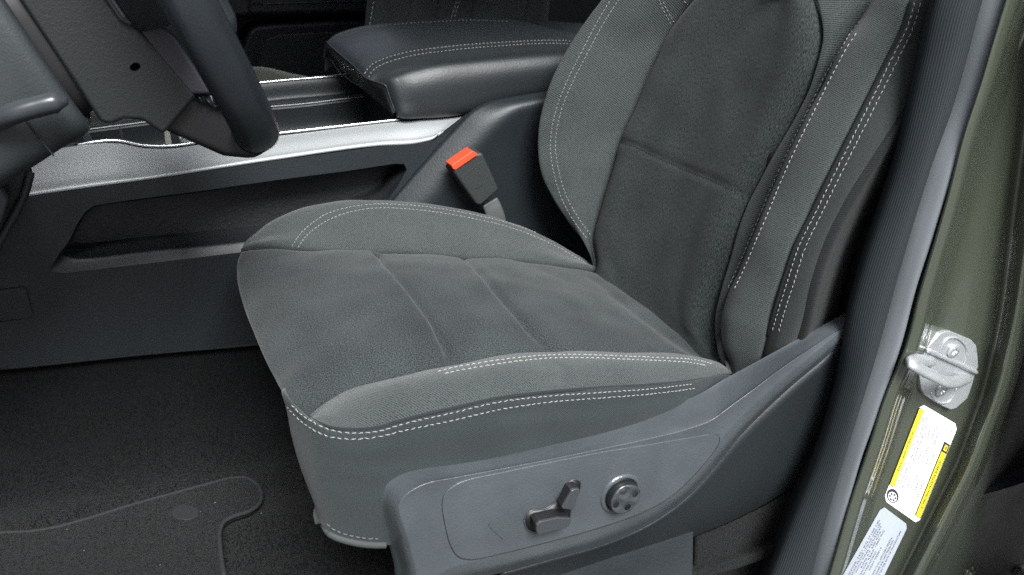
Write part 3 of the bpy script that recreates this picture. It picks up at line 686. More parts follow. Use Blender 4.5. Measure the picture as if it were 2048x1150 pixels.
# small pieces standing in the tray by the shifter
def prism_px(name, l, Y, d, mt, par, bev=.001): return prism(name, pts(l, Y), d, mt, par, bev=bev)
cup = prism_px('cup_holder_divider', [(336, 254), (352, 250), (362, 288), (340, 292)], .70, (0, .02, 0), M_PLASTD, con)
prism_px('divider_clip', [(328, 258), (338, 256), (345, 292), (331, 292)], .69, (0, .01, 0), mat('dull_clip', (.22, .23, .21), .6)[0], con)
prism_px('latch', [(345, 248), (362, 250), (368, 268), (385, 272), (400, 258), (416, 264), (404, 276), (398, 288), (366, 290), (352, 272)], .72, (0, .008, 0), mat('latch_grey', (.30, .31, .31), .4)[0], con, .0015)
tube('latch_wire', crv(pts([(358, 284), (366, 276), (382, 266), (398, 257)], .712), 16), .0014, M_CHROME, con, 6)
prism_px('shifter_stub', [(160, 268), (172, 262), (186, 285), (172, 290)], .70, (0, .02, 0), M_SWITCH, con, .002)
prism_px('shifter_stub', [(238, 256), (242, 254), (248, 280), (243, 283)], .70, (0, .01, 0), M_SWITCH, con, .001)

# padded armrest lid
t0 = pts([(652, 86, .86), (662, 76, .86), (700, 60, .86), (760, 50, .86), (850, 42, .86), (950, 38, .86), (1020, 41, .86), (1075, 54, .855), (1150, 74, .84), (1200, 88, .83)])
t1 = pts([(732, 156, .636), (736, 145, .64), (745, 134, .645), (765, 123, .65), (800, 112, .65), (900, 97, .65), (1000, 88, .65), (1100, 83, .65), (1150, 84, .65), (1210, 88, .65)])
t2 = pts([(772, 172, .612), (780, 164, .607), (800, 156, .603), (850, 143, .60), (950, 130, .598), (1050, 120, .596), (1140, 113, .596), (1215, 108, .596)])
t3 = pts([(794, 234, .603), (800, 236, .597), (850, 237, .595), (930, 229, .595), (1000, 208, .595), (1110, 186, .595), (1215, 168, .595)])
K = [crv(x, 110) for x in (t0, t1, t2, t3)]
m01 = lambda s, u: K[0] + (K[1] - K[0]) * s + np.array([0, 0, u]) * np.r_[np.linspace(.2, 1, 20), np.ones(90)][:, None]
fa = np.r_[np.linspace(.0, 1, 14), np.ones(96)][:, None]
G = loftn([K[0] + (0, .015, -.05), K[0] + (0, .008, -.012), K[0], m01(.15, .004), m01(.5, .009), m01(.85, .006), K[1], K[1] * .5 + K[2] * .5 + fa * (0, -.002, -.002), K[2] + fa * (0, .002, .004), K[2] * .85 + K[3] * .15 + fa * (0, -.006, 0), K[2] * .45 + K[3] * .55 + fa * (0, -.007, 0), K[3] + (0, .003, 0), K[3] + (0, .012, -.002)], 110)
N = normals(G); G = G - N * (.0018 * np.exp(-(polydist(G, K[1]) / .005) ** 2))[..., None]
arm = grid('armrest', G, M_LEATHER, con)
T = bvh(G)
stitch(T, [[(727, 162), (730, 147), (741, 132), (765, 119), (800, 108), (900, 93), (1000, 85), (1100, 81), (1148, 82)], [(737, 160), (740, 149), (751, 137), (770, 127), (805, 116), (900, 101), (1000, 92), (1100, 87), (1148, 88)]], mat('tan_thread', (.20, .20, .18), .8)[0], arm, pitch=.0062, ln=.0048, r=.0006)
ft = G[:, 0]
fp = ft[6:-6]
flo = np.stack([np.array([.012, .012 * 0, -.02 - .0 * i]) for i in range(len(fp))])
low = crv(pts([(656, 104, .87), (666, 122, .86), (690, 150, .82), (735, 190, .72), (786, 234, .612)]), len(fp))
G = loftn([fp, fp * .9 + low * .1 + (-.003, 0, -.001), fp * .5 + low * .5, low + (.004, 0, 0), low + (.03, 0, .004)], 20)
grid('armrest_front', G, M_LEATHER, con)
tube('front_edge', fp + (-.0005, 0, .0005), .0012, M_LEATHER, arm, 6)
low2 = crv(pts([(690, 152, .82), (735, 192, .72), (786, 236, .612)]), 30) + (.03, 0, .004)
grid('bin_wall', loftn([low2, low2 + (.0, 0, -.12)], 6), M_PLASTD, con)
tube('latch_edge', crv(pts([(662, 118, .85), (680, 144, .82), (700, 160, .79), (730, 178, .73)]), 20), .0016, M_SWITCH, con, 6)
st2 = crv(pts([(653, 84, .858), (664, 75, .856), (700, 61, .855), (760, 52, .855), (850, 44, .855), (950, 40, .855), (1020, 43, .855)]), 60)
stitch(T, [[(656, 84), (668, 75), (702, 62), (760, 52.5), (850, 44.5), (950, 40.5), (1018, 43)]], M_THREAD2, arm, pitch=.007, ln=.005, r=.0006)
tube('bright_edge', crv(pts([(1118, 66, .88), (1160, 72, .88), (1200, 78, .88)]), 10), .003, M_CHROME, con, 8)
grid('rear_top', loft([pts([(1080, 60, .88), (1200, 76, .88), (1300, 90, .88)]), pts([(1080, 40, .98), (1200, 50, .98), (1300, 60, .98)])], 10, 6), M_PLASTD, con)

# ------------------------------------------------------------------ steering wheel
TILT = R_(25)
aF = np.array([-math.cos(TILT), 0, -math.sin(TILT)]); wU = np.array([-math.sin(TILT), 0, math.cos(TILT)]); yV = np.array([0, 1., 0])
BOT = P(506, 262, .27); HUB = BOT + wU * .168
L3 = lambda a, y, w: HUB + aF * a + yV * y + wU * w
wh = thing('steering_wheel', 'black leather steering wheel seen from behind with a dark lower spoke', 'steering wheel')
def rimpath(ph):
    y = .182 * math.sin(ph); w = -.182 * math.cos(ph)
    w = max(w, -.168 - .012 * (1 - abs(math.sin(ph)))) if False else w
    k = .168
    if w < -.12: w = -.12 - (k - .12) * (1 - math.exp(-(-.12 - w) / (k - .12)))  * 1.0 - 0
    return y, w
def rim(name, ph0, ph1, n, ra, rr, mt, par):
    V = []; seg = 28
    phs = np.linspace(ph0, ph1, n)
    for ph in phs:
        y, w = rimpath(ph); y2, w2 = rimpath(ph + .01); ty, tw = y2 - y, w2 - w; l = math.hypot(ty, tw); ty /= l; tw /= l
        ny, nw = -tw, ty      # towards the hub or away
        for k in range(seg):
            th = 2 * math.pi * k / seg
            c_, s_ = math.cos(th), math.sin(th)
            V.append(L3(ra * c_ * abs(c_) ** -.12 if abs(c_) > 1e-3 else 0, y + ny * rr * s_, w + nw * rr * s_))
    G_ = np.array(V).reshape(n, seg, 3)
    o = obj(name, V, gidx(G_, True), mt, par)
    bm = bmesh.new(); bm.from_mesh(o.data); bmesh.ops.recalc_face_normals(bm, faces=bm.faces[:]); bm.to_mesh(o.data); bm.free()
    return o
rim('rim', R_(27), R_(333), 120, .0190, .0165, M_WHEEL, wh)
rim('rim_insert', R_(-26.6), R_(26.6), 36, .0198, .0178, M_BLACK, wh)
for sgn in (-1, 1): rim('rim_joint', R_(sgn * 27 - .5), R_(sgn * 27 + .5), 3, .0202, .0181, M_RUBBER, wh)
def sect(a0, a1, y, w, n=24, r=.35):       # rounded section in the (a, y) plane at height w
    out = []
    for k in range(n):
        th = 2 * math.pi * k / n; c_, s_ = math.cos(th), math.sin(th)
        f = lambda v: math.copysign(abs(v) ** .6, v)
        out.append(L3((a0 + a1) / 2 + (a1 - a0) / 2 * f(c_), y * f(s_), w))
    return out
def ringobj(name, rings, mt, par, nv=30):
    G_ = loftn(np.array(rings), nv); nu = G_.shape[1]
    F = gidx(G_, True) + [tuple(range(nu)), tuple((nv - 1) * nu + k for k in range(nu))]
    o = obj(name, G_.reshape(-1, 3), F, mt, par)
    bm = bmesh.new(); bm.from_mesh(o.data); bmesh.ops.recalc_face_normals(bm, faces=bm.faces[:]); bm.to_mesh(o.data); bm.free()
    return o
def sideprism(name, prof_, hw, mt, bev):
    return prism(name, [L3(a, -hw, w) for a, w in prof_], yV * 2 * hw, mt, wh, bev=bev, seg=6)
sideprism('spoke', [(.072, -.118), (.060, -.134), (.036, -.166), (.012, -.182), (-.012, -.178), (-.012, -.09), (.028, -.095)], .045, M_BLACK, .008)
sideprism('spoke_trim', [(.048, -.052), (.034, -.100), (.016, -.108), (.020, -.052), (.03, -.03), (.045, -.03)], .058, mat('spoke_grey', (.028, .028, .036), .5)[0], .004)
lw_ = [[L3(a + .0022 * math.sin(k * 2.1) * e, -.050 - .002 * math.cos(k * 2.6), w - .001 * math.sin(k * 1.7)) for a, w, e in ((.040, -.098, .3), (.034, -.106, 1), (.026, -.116, 1), (.014, -.128, 1), (.004, -.138, .4))] for k in range(7)]
G = loft([np.array([L3(.034 - .0335 * u + .0, -.047 - .005 * math.sin(math.pi * v) - .0022 * math.sin(u * 38 + 3 * v) * math.sin(math.pi * v), -.100 - .040 * u - .016 * (v - .5) + .001 * math.sin(u * 30))  for u in np.linspace(0, 1, 60)]) for v in np.linspace(0, 1, 8)], 120, 40)
grid('spoke_leather', G, M_WHEEL, wh, thick=.004)
for sg in (-1, 1):
    V = []
    for yy, hw, a0, a1 in ((.06, .03, -.01, .05), (.10, .026, -.012, .035), (.14, .022, -.014, .02), (.17, .02, -.014, .016)):
        V.append([L3((a0 + a1) / 2 + (a1 - a0) / 2 * math.copysign(abs(math.cos(t)) ** .6, math.cos(t)), sg * yy, -.01 + hw * math.copysign(abs(math.sin(t)) ** .6, math.sin(t))) for t in np.linspace(0, 2 * math.pi, 24, endpoint=False)])
    ringobj('spoke', V, M_WHEEL, wh)
def sect2(a, y0, w0, w1, n=36, p=.62):     # rounded section across the column at distance a
    out = []
    for k in range(n):
        th = 2 * math.pi * k / n; f = lambda v: math.copysign(abs(v) ** p, v)
        out.append(L3(a, y0 * f(math.sin(th)), (w0 + w1) / 2 + (w1 - w0) / 2 * f(math.cos(th))))
    return out
hubc = sideprism('hub_cover', [(.111, .05), (.110, -.088), (.104, -.093), (.092, -.094), (.080, -.101), (.071, -.120), (.030, -.103), (.038, -.06), (.055, .05)], .060, M_HUB, .012)
sideprism('hub_core', [(.08, .06), (.09, -.07), (.0, -.09), (-.035, -.07), (-.035, .05)], .052, M_WHEEL, .015)
hd = np.array([P(270, 133, hubc.matrix_world.translation.y + L3(0, -.0602, 0)[1])])[0]
fill('cover_hole', [[hd + (0, -.0006, 0) + aF * .0044 * math.cos(t_) + wU * .0030 * math.sin(t_) for t_ in np.linspace(0, 2 * math.pi, 20, endpoint=False)]], mat('hole_black', (.0008, .0008, .0008), 1, spec=0)[0], hubc)
bt = L3(0, -.0602, 0)[1] - .006
for k_ in range(3):
    prism('audio_button', pts([(212 + 11 * k_, -14), (219 + 11 * k_, -14), (252 + 9 * k_, 34), (247 + 9 * k_, 38)], bt - .003), (0, .004, 0), M_SWITCH, hubc, bev=.0008)
prism('button_rim', pts([(196, -20), (238, -24), (262, 12), (276, 38), (272, 50), (258, 52), (238, 40)], bt), (0, .006, 0), M_GLOSS, hubc, bev=.002)

# ------------------------------------------------------------------ steering column
cl = thing('steering_column', 'grey plastic steering column shroud with a tilt lever beneath the wheel', 'steering column')
ringobj('upper_shroud', [sect2(.124, .055, -.08, .05, p=.45), sect2(.1195, .062, -.090, .06, p=.45), sect2(.122, .066, -.094, .065, p=.45), sect2(.15, .068, -.099, .07, p=.45), sect2(.19, .07, -.104, .07, p=.45), sect2(.30, .075, -.112, .08, p=.45), sect2(.5, .08, -.125, .09, p=.45)], M_SHROUD, cl, 44)
tube('shroud_seam', crv(pts([(40, 222, .2015), (60, 252, .2015), (108, 312, .203)], None), 20), .0008, M_GAP, cl, 6)
ringobj('column_shaft', [sect2(.09, .055, -.085, .05), sect2(.14, .055, -.085, .05)], M_BLACK, cl, 4)
lev = crv(pts([(-60, 262, .2), (-10, 243, .19), (30, 226, .18), (75, 213, .178), (118, 204, .178), (134, 203, .18)]), 40)
tube('tilt_lever', lev, .0105, M_SWITCH, cl, 14, sx=.8, up=(0, -1, .4), rs=[min(1, .35 + .65 * min(1, (39 - k) / 4)) for k in range(40)])

# ------------------------------------------------------------------ dashboard, mostly outside the frame
dr = thing('driver_door', 'open driver door swung out ahead of the seat, outside the photo', 'car door')
prism('door_panel', [(-.62, -.08, -.15), (-.86, -1.05, -.15), (-.86, -1.05, .70), (-.62, -.08, .76)], (-.09, .02, 0), M_PLASTD, dr, bev=.02)
prism('window_frame', [(-.62, -.08, .76), (-.64, -.14, .76), (-.80, -.80, 1.12), (-.84, -1.0, .70), (-.86, -1.05, .70), (-.82, -.86, 1.18)], (-.05, .01, 0), M_BLACK, dr, bev=.004)
db = thing('dashboard', 'black lower dashboard edge beside the footwell at the left border', 'dashboard')
box('dash_body', (-.74, .06, .66), (-.17, 1.5, .95), M_PLASTD, db, .03)
prism('centre_stack', [(-.6, .60, .30), (-.26, .60, .40), (-.27, .60, .80), (-.34, .60, 1.0), (-.6, .60, .95)], (0, .40, 0), M_PLASTD, db, .02)
prism('knee_panel', pts([(-90, 305), (-20, 312), (40, 322), (70, 336), (62, 372), (42, 420), (16, 465), (-4, 508), (-90, 640)], .46), (-.02, .06, .0), M_PLASTD, db, bev=.006)
tube('knee_edge', crv(pts([(60, 345, .455), (46, 395, .455), (20, 445, .455), (-10, 500, .455)]), 20), .005, M_SHROUD, db, 10)
prism('knee_bracket', pts([(-30, 395), (2, 372), (20, 402), (6, 445), (-30, 490)], .43), (0, .02, 0), M_SWITCH, db, bev=.004)

# ------------------------------------------------------------------ passenger side
ps = thing('passenger_seat', 'dark grey cloth passenger seat half hidden behind the padded armrest', 'car seat')
yb = [(.985, (716, 160), (736, -20), 0), (.97, (726, 160), (752, -20), .02), (1.0, (800, 160), (828, -20), 0), (1.03, (838, 160), (868, -20), -.01), (1.05, (905, 160), (930, -20), -.005), (1.04, (945, 160), (968, -20), .01), (1.06, (1010, 160), (1038, -20), 0), (1.08, (1068, 160), (1090, -20), 0), (1.12, (1082, 160), (1104, -20), 0)]
up_ = lambda q: [q + np.array([.06, 0, .2]), q + np.array([.14, .0, .42])]
G = loft([np.array([P(*a, Y), P(*((np.array(a) + b) / 2), Y - .01), P(*b, Y)] + up_(P(*b, Y))) for Y, a, b, d in yb], 110, 90)
pb = grid('backrest', wob(G, .003, 14), M_BACK, ps, thick=.05)
prism('head_restraint', [P(850, -20, 1.0) + np.array([.15, 0, .44 + 0]) + np.array(d) for d in ((-.05, -.0, 0), (.05, .0, 0), (.07, 0, .2), (-.01, 0, .22))], (0, .26, 0), M_SIDE, ps, bev=.03)
T = bvh(G)
stitch(T, [[(748, 0), (743, 30), (738, 60)], [(914, 0), (906, 24), (898, 50)], [(920, 0), (912, 24), (904, 50)]], M_THREAD, pb, r=.0009, pitch=.009, ln=.007)
for l in ([(822, 0), (812, 60)], [(880, 0), (868, 60)], [(950, 0), (938, 60)], [(1058, 0), (1046, 60)]):
    q = surfline(T, l, 20); tube('seam', q[0], .0022, M_GAP, pb, 6)
G = loft([pts([(440, 150, 1.02), (520, 133, 1.0), (600, 150, .98), (700, 170, .97)]), pts([(440, 160, .99), (520, 142, .98), (600, 158, .96), (700, 180, .95)]), pts([(440, 230, .97), (520, 215, .96), (600, 230, .94), (700, 240, .93)])], 40, 20)
grid('seat_cushion', wob(G, .003, 14), fabric('passenger_seat_edge', (.022, .027, .020), (.06, .066, .052)), ps, thick=.03)
pd = thing('passenger_door', 'dark grey passenger door panel with a map pocket in the background', 'car door')
fill('door_skin', [[(-.4, 1.5, .05), (2.0, 1.5, .05), (2.0, 1.5, .80), (-.4, 1.5, .80)]], M_PLASTD, pd)
box('window_pillar', (.80, 1.40, .78), (1.15, 1.45, 1.36), M_HEAD, pd, .01)
prism('door_armrest', pts([(300, 60), (300, -60), (800, -70), (800, 26), (498, 34)], 1.36), (0, .13, 0), M_PLASTD, pd, bev=.012)
tube('armrest_line', crv(pts([(500, 8), (800, 0)], 1.358), 8), .0025, M_SWITCH, pd, 6)
tube('panel_gap', crv(pts([(499, -20), (499, 30)], 1.357), 8), .003, M_GAP, pd, 6)
prism('map_pocket', pts([(462, 190), (478, 108), (496, 62), (512, 50), (560, 46), (800, 34), (800, 240), (470, 240)], 1.40), (0, .09, 0), M_PLAST, pd, bev=.03, seg=5)
prism('pocket_face', pts([(505, 186), (518, 108), (532, 78), (560, 68), (790, 56), (790, 235), (505, 235)], 1.398), (0, .01, 0), M_PLASTD, pd, bev=.004)
rs_ = thing('rear_bench', 'black rear bench seat in the dark behind the front seats', 'car seat')
box('bench_cushion', (1.25, .12, .25), (1.75, 1.42, .45), M_SIDE, rs_, .04)
box('bench_backrest', (1.72, .12, .40), (1.88, 1.42, .85), M_SIDE, rs_, .04)

# ------------------------------------------------------------------ floor mat
pmx = [(-200, 1100), (-60, 1075), (0, 1065), (60, 1062), (110, 1054), (180, 1035), (260, 1010), (340, 988), (420, 966), (465, 955), (492, 955), (512, 966), (522, 985), (518, 1006), (500, 1020), (470, 1030), (450, 1040), (440, 1058), (440, 1090), (448, 1150), (456, 1200), (440, 1260), (100, 1330), (-200, 1330)]
mz = np.array([PZ(x, y, .044) for x, y in pmx])
fm = fill('floor_mat', [crv(np.vstack([mz, mz[:1]]), 140)[:-1]], M_MAT, thick=.008)
tag(fm, 'black carpet floor mat with a rounded corner tab in front of the seat', 'floor mat')
ed_ = crv(mz[1:20], 120)
tube('mat_binding', ed_ + (0, 0, -.0012), .0028, M_MATEDGE, fm, 8, up=(0, 0, 1))
V = [PZ(370 + 28 * math.cos(t), 1024 + 15 * math.sin(t), .0455) for t in np.linspace(0, 2 * math.pi, 24, endpoint=False)]
prism('mat_fastener', V, (0, 0, -.003), M_GAP, fm, bev=.001)
def pile(name, n, test, zf, mt, par=None):
    V, F = [], []
    while len(F) < n:
        x, y = random.uniform(-.32, .30), random.uniform(.12, .58)
        if not test(x, y): continue
        z = zf(x, y); a = random.uniform(0, 2 * math.pi); hgt = random.uniform(.0012, .0034); w = .00035
        d = np.array([math.cos(a), math.sin(a), 0]); ln_ = random.uniform(.0004, .0028); b_ = random.uniform(0, 6.28)
        b0_ = np.array([x, y, z - .001]); k = len(V)
        V += [b0_ - d * w, b0_ + d * w, b0_ + np.array([math.cos(b_) * ln_, math.sin(b_) * ln_, hgt + .001])]; F.append((k, k + 1, k + 2))
    o = obj(name, V, F, mt, par, smooth=False); o['kind'] = 'stuff'; return o
pz = np.array(prof)
def inpoly(x, y, L):
    c = False; j = len(L) - 1
    for i in range(len(L)):
        if (L[i][1] > y) != (L[j][1] > y) and x < (L[j][0] - L[i][0]) * (y - L[i][1]) / (L[j][1] - L[i][1]) + L[i][0]: c = not c
        j = i
    return c
mzl = crv(np.vstack([mz, mz[:1]]), 90)[:, :2]
cpz = lambda x, y: float(np.interp(y, pz[:, 0], pz[:, 1])) + .004 * 0
cp_ = pile('carpet_pile', 36000, lambda x, y: not inpoly(x, y, mzl), cpz, mat('carpet_fibre', (.0034, .0040, .0042), .9, spec=.1)[0])
cp_['label'] = 'short black carpet pile covering the driver footwell'; cp_['category'] = 'carpet pile'
pile('mat_pile', 16000, lambda x, y: inpoly(x, y, mzl), lambda x, y: .044, mat('mat_fibre', (.0040, .0047, .0050), .9, spec=.1)[0], fm)
# bits of lint lying on the carpet
vf = []; ff = []
def lint(px, py, l, z):
    p = PZ(px, py, z); a = random.uniform(0, 3.14); d = np.array([math.cos(a), math.sin(a), 0]) * l; e = np.array([-d[1], d[0], 0]) / l * .0005
    b_ = len(vf); vf.extend([p - d - e, p + d - e, p + d + e, p - d + e, p + (0, 0, .0012)]); ff.extend([(b_, b_+1, b_+4), (b_+1, b_+2, b_+4), (b_+2, b_+3, b_+4), (b_+3, b_, b_+4)])
for _ in range(20):
    x, y = random.uniform(20, 560), random.uniform(760, 1140)
    z = .034
    if y > 1075 - .22 * x and x < 440: z = .047
    lint(x, y, random.choice([.0006, .0008, .0012]), z)
lo_ = obj('lint', vf, ff, mat('carpet_lint', (.12, .12, .11), .9)[0], smooth=False); lo_['kind'] = 'stuff'; lo_['label'] = 'pale specks of lint scattered on the dark carpet'; lo_['category'] = 'lint'

# ------------------------------------------------------------------ door sill
sl_ = thing('door_sill', 'dark grained plastic door sill trim below the seat base', 'door sill')
G = loft([pts([(900, 1230), (1010, 1180), (1110, 1140), (1200, 1112), (1290, 1085), (1386, 1056)], .060), pts([(930, 1250), (1040, 1195), (1140, 1152), (1215, 1128), (1295, 1104), (1386, 1076)], .045), pts([(1000, 1290), (1100, 1240), (1200, 1195), (1260, 1175), (1320, 1160), (1385, 1142)], .0), pts([(1040, 1400), (1140, 1350), (1230, 1310), (1280, 1290), (1330, 1270), (1380, 1250)], -.06)], 40, 30)
grid('sill_plate', G, grained('sill_plastic', (.020, .0235, .026), .42, 300, .5), sl_, thick=.006)
G = loft([pts([(1391, 1058), (1450, 1035), (1520, 1000), (1600, 950), (1680, 890)], .066), pts([(1391, 1078), (1450, 1060), (1520, 1025), (1600, 980), (1680, 920)], .068), pts([(1388, 1142), (1450, 1120), (1520, 1095), (1600, 1060), (1680, 1010)], .074), pts([(1384, 1250), (1450, 1230), (1520, 1210), (1600, 1190), (1680, 1150)], .085)], 40, 30)
grid('sill_plate', G, M_CARPET, sl_, thick=.006)

# ------------------------------------------------------------------ door pillar
pil = thing('door_pillar', 'olive green painted door pillar with grey rubber seal and ribbed inner trim', 'door pillar')
Yp = lambda l, y: [(a, b, y) for a, b in l]
trl = [(1905, -60), (1882, 0), (1852, 120), (1826, 230), (1800, 330), (1765, 440), (1738, 520), (1710, 620), (1680, 780), (1640, 920), (1590, 1050), (1560, 1130), (1530, 1210), (1440, 1420)]
trr = [(1975, -60), (1955, 0), (1926, 110), (1900, 200), (1850, 335), (1818, 440), (1790, 540), (1752, 680), (1712, 805), (1682, 900), (1650, 1010), (1617, 1150), (1600, 1220), (1545, 1420)]
q0 = [(2022, -60), (2003, 0), (1975, 90), (1950, 170), (1893, 335), (1852, 470), (1822, 560), (1790, 680), (1742, 820), (1712, 900), (1682, 1010), (1650, 1150), (1632, 1220), (1585, 1420)]
q1 = [(2040, -60), (2022, 0), (1996, 85), (1974, 160), (1938, 270), (1905, 400), (1885, 470), (1850, 590), (1824, 690), (1780, 795), (1750, 890), (1712, 1000), (1664, 1160), (1645, 1220), (1590, 1420)]
q4 = [(2112, -60), (2108, 0), (2100, 100), (2090, 200), (2076, 300), (2062, 400), (2046, 520), (2034, 610), (2018, 690), (1995, 780), (1968, 855), (1935, 940), (1900, 1010), (1860, 1090), (1825, 1160), (1800, 1215), (1720, 1420)]
sh = lambda l, dx, dy=0: [(a + dx, b + dy) for a, b in l]
C_ = lambda l, y: crv(pts(l, y), 140)
tl_, tr_ = C_(trl, .006), C_(trr, -.004)
G = loftn([tl_ + (.10, .12, 0), tl_ + (.038, .045, 0), tl_, tl_ * .55 + tr_ * .45 + (0, -.016, 0), tl_ * .12 + tr_ * .88 + (0, -.010, 0), tr_, tr_ + (.006, .02, 0)], 50)
grid('inner_trim', G, M_RIB, pil, thick=.004)
s0_, s1_ = C_(sh(trr, 3), .004), C_(q0, -.002)
G = loftn([s0_ + (0, .02, 0), s0_, s0_ * .8 + s1_ * .2 + (0, -.010, 0), s0_ * .45 + s1_ * .55 + (0, -.016, 0), s0_ * .12 + s1_ * .88 + (0, -.012, 0), s1_, s1_ + (0, .02, 0)], 40)
grid('door_seal', wob(G, .0012, 14, 4), M_RUBBER, pil, thick=.002)
Q0, Q1, Q4 = C_(sh(q0, -4), .006), C_(q1, -.022), C_(q4, -.030)
Q2 = C_(sh(q1, 24), -.010); Q2b = C_(sh(q1, 44), -.002)
Q3 = Q2b * .15 + Q4 * .85; Q3[:, 1] = .0 
Qm = Q2b * .5 + Q4 * .5; Qm[:, 1] = -.001
Q3 = C_(sh(q4, -26), -.006)
G = loftn([Q0 + (-.004, .03, 0), Q0, Q0 * .4 + Q1 * .6 + (0, .002, 0), Q1 + (-.0035, .001, 0), Q1 + (.002, .0005, 0), Q2, Q2b, Qm, Q3, C_(sh(q4, -9), -.022), Q4, C_(sh(q4, 12), -.028), C_(sh(q4, 24), -.008), C_(sh(q4, 34), .02)], 130)
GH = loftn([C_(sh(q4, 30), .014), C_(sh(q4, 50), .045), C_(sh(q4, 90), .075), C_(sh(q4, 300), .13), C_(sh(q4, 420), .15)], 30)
grid('shaded_hinge_recess', GH, grained('shaded_recess_paint', (.024, .030, .022), .4, 500, .1), pil, thick=.003)  # darker version of the pillar paint: shade of the recess put into its colour
paint = grid('painted_panel', G, M_PAINT, pil, thick=.003)
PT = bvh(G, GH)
def onp(px, py, lift=0.):
    h = hit(PT, px, py); return h[0] + h[1] * lift
# body bolts low on the pillar
for (bx, by, rr) in ((1936, 1146, .0085), (2036, 1142, .0085)):
    c = onp(bx, by); nrm = hit(PT, bx, by)[1]; z = Vector(nrm); q_ = z.to_track_quat('Z', 'Y')
    V = []; prb = [(1.6, .0), (1.6, .0015), (1.25, .003), (1.0, .003), (1.0, .0034), (1.0, .006), (.85, .008), (.55, .008), (.5, .006), (.1, .0058)]
    for r, hh in prb:
        for k in range(36):
            th = 2 * math.pi * k / 36
            V.append(c + np.array(q_ @ Vector((rr * r * math.cos(th), rr * r * math.sin(th), hh))))
    G_ = np.array(V).reshape(len(prb), 36, 3)
    o = obj('body_bolt', V, gidx(G_, True) + [tuple((len(prb) - 1) * 36 + k for k in range(36))], mat('painted_bolt', (.045, .055, .035), .3, coat=.6)[0], pil)
    bm = bmesh.new(); bm.from_mesh(o.data); bmesh.ops.recalc_face_normals(bm, faces=bm.faces[:]); bm.to_mesh(o.data); bm.free()

rd = thing('rear_door', 'olive green rear door edge just outside the right border of the photo', 'car door')
G = loft([pts([(2150, -60), (2145, 200), (2130, 420), (2120, 700), (2105, 950), (2090, 1250), (2080, 1600)], .03) + (.015, 0, 0), pts([(2150, -60), (2145, 200), (2130, 420), (2120, 700), (2105, 950), (2090, 1250), (2080, 1600)], -.045), pts([(2165, -60), (2160, 200), (2145, 420), (2135, 700), (2120, 950), (2105, 1250), (2095, 1600)], -.055), pts([(2150, -60), (2145, 200), (2130, 420), (2120, 700), (2105, 950), (2090, 1250), (2080, 1600)], -.06) + (.5, 0, 0)], 40, 30)
grid('door_skin', G, M_PAINT, rd, thick=.003)
# ------------------------------------------------------------------ door striker
sk_ = thing('door_striker', 'silver steel door striker plate with a loop and two torx screws on the green pillar', 'door striker')
plate = [(1891, 663), (1902, 663), (1922, 671), (1943, 680), (1953, 691), (1956, 712), (1957, 734), (1951, 746), (1946, 766), (1940, 784), (1935, 797), (1924, 807), (1912, 817), (1902, 820), (1884, 812), (1866, 801), (1850, 791), (1843, 779), (1839, 751), (1841, 732), (1844, 715), (1855, 696), (1868, 681), (1881, 667)]
c0_ = hit(PT, 1898, 740); yP = c0_[0][1]
YS = yP - .006
prism('striker_plate', pts(plate, YS), (0, .006, 0), M_ZINC, sk_, bev=.0012)
tube('plate_fold', crv(pts([(1853, 699), (1880, 712), (1915, 727), (1952, 745)], YS - .0006), 20), .0030, M_ZINC, sk_, 10, rs=[1] * 20, up=(0, -1, 0))
for l in ([(1881, 707), (1884, 690), (1893, 678), (1906, 675), (1924, 683), (1933, 698), (1932, 714), (1927, 730)], [(1862, 785), (1868, 798), (1884, 806), (1898, 803), (1907, 790), (1912, 776)]):
    tube('plate_ridge', crv(pts(l, YS - .0002), 30), .0014, M_ZINC, sk_, 8, up=(0, -1, 0))
loopc = crv(np.array([P(1862, 720, YS + .002), P(1852, 722, YS - .010), P(1830, 721, YS - .022), P(1822, 726, YS - .027), P(1845, 741, YS - .029), P(1868, 753, YS - .030), P(1886, 762, YS - .029), P(1903, 765, YS - .022), P(1922, 759, YS - .008), P(1932, 756, YS + .002)]), 60)
tube('striker_loop', loopc, .0050, M_ZINC, sk_, 16, sx=1.5, up=(0, -.6, .8))
def torx(cx, cy, r):
    c = P(cx, cy, YS - .0002); V = []; seg = 48
    prs = [(1.0, 0), (1.0, .0022), (.9, .0032), (.5, .0034), (.46, .0034), (.44, .0012), (.05, .0010)]
    for k_, (q, hh) in enumerate(prs):
        for k in range(seg):
            th = 2 * math.pi * k / seg; rr = r * q * (1 + (.16 * math.cos(6 * th) if 3 < k_ < 6 else 0))
            V.append((c[0] + rr * math.cos(th), c[1] - hh, c[2] + rr * math.sin(th)))
    G_ = np.array(V).reshape(len(prs), seg, 3)
    o = obj('screw', V, gidx(G_, True) + [tuple((len(prs) - 1) * seg + k for k in range(seg))], M_ZINC, sk_)
    bm = bmesh.new(); bm.from_mesh(o.data); bmesh.ops.recalc_face_normals(bm, faces=bm.faces[:]); bm.to_mesh(o.data); bm.free()
torx(1905, 701, .0088); torx(1881, 780, .0082)

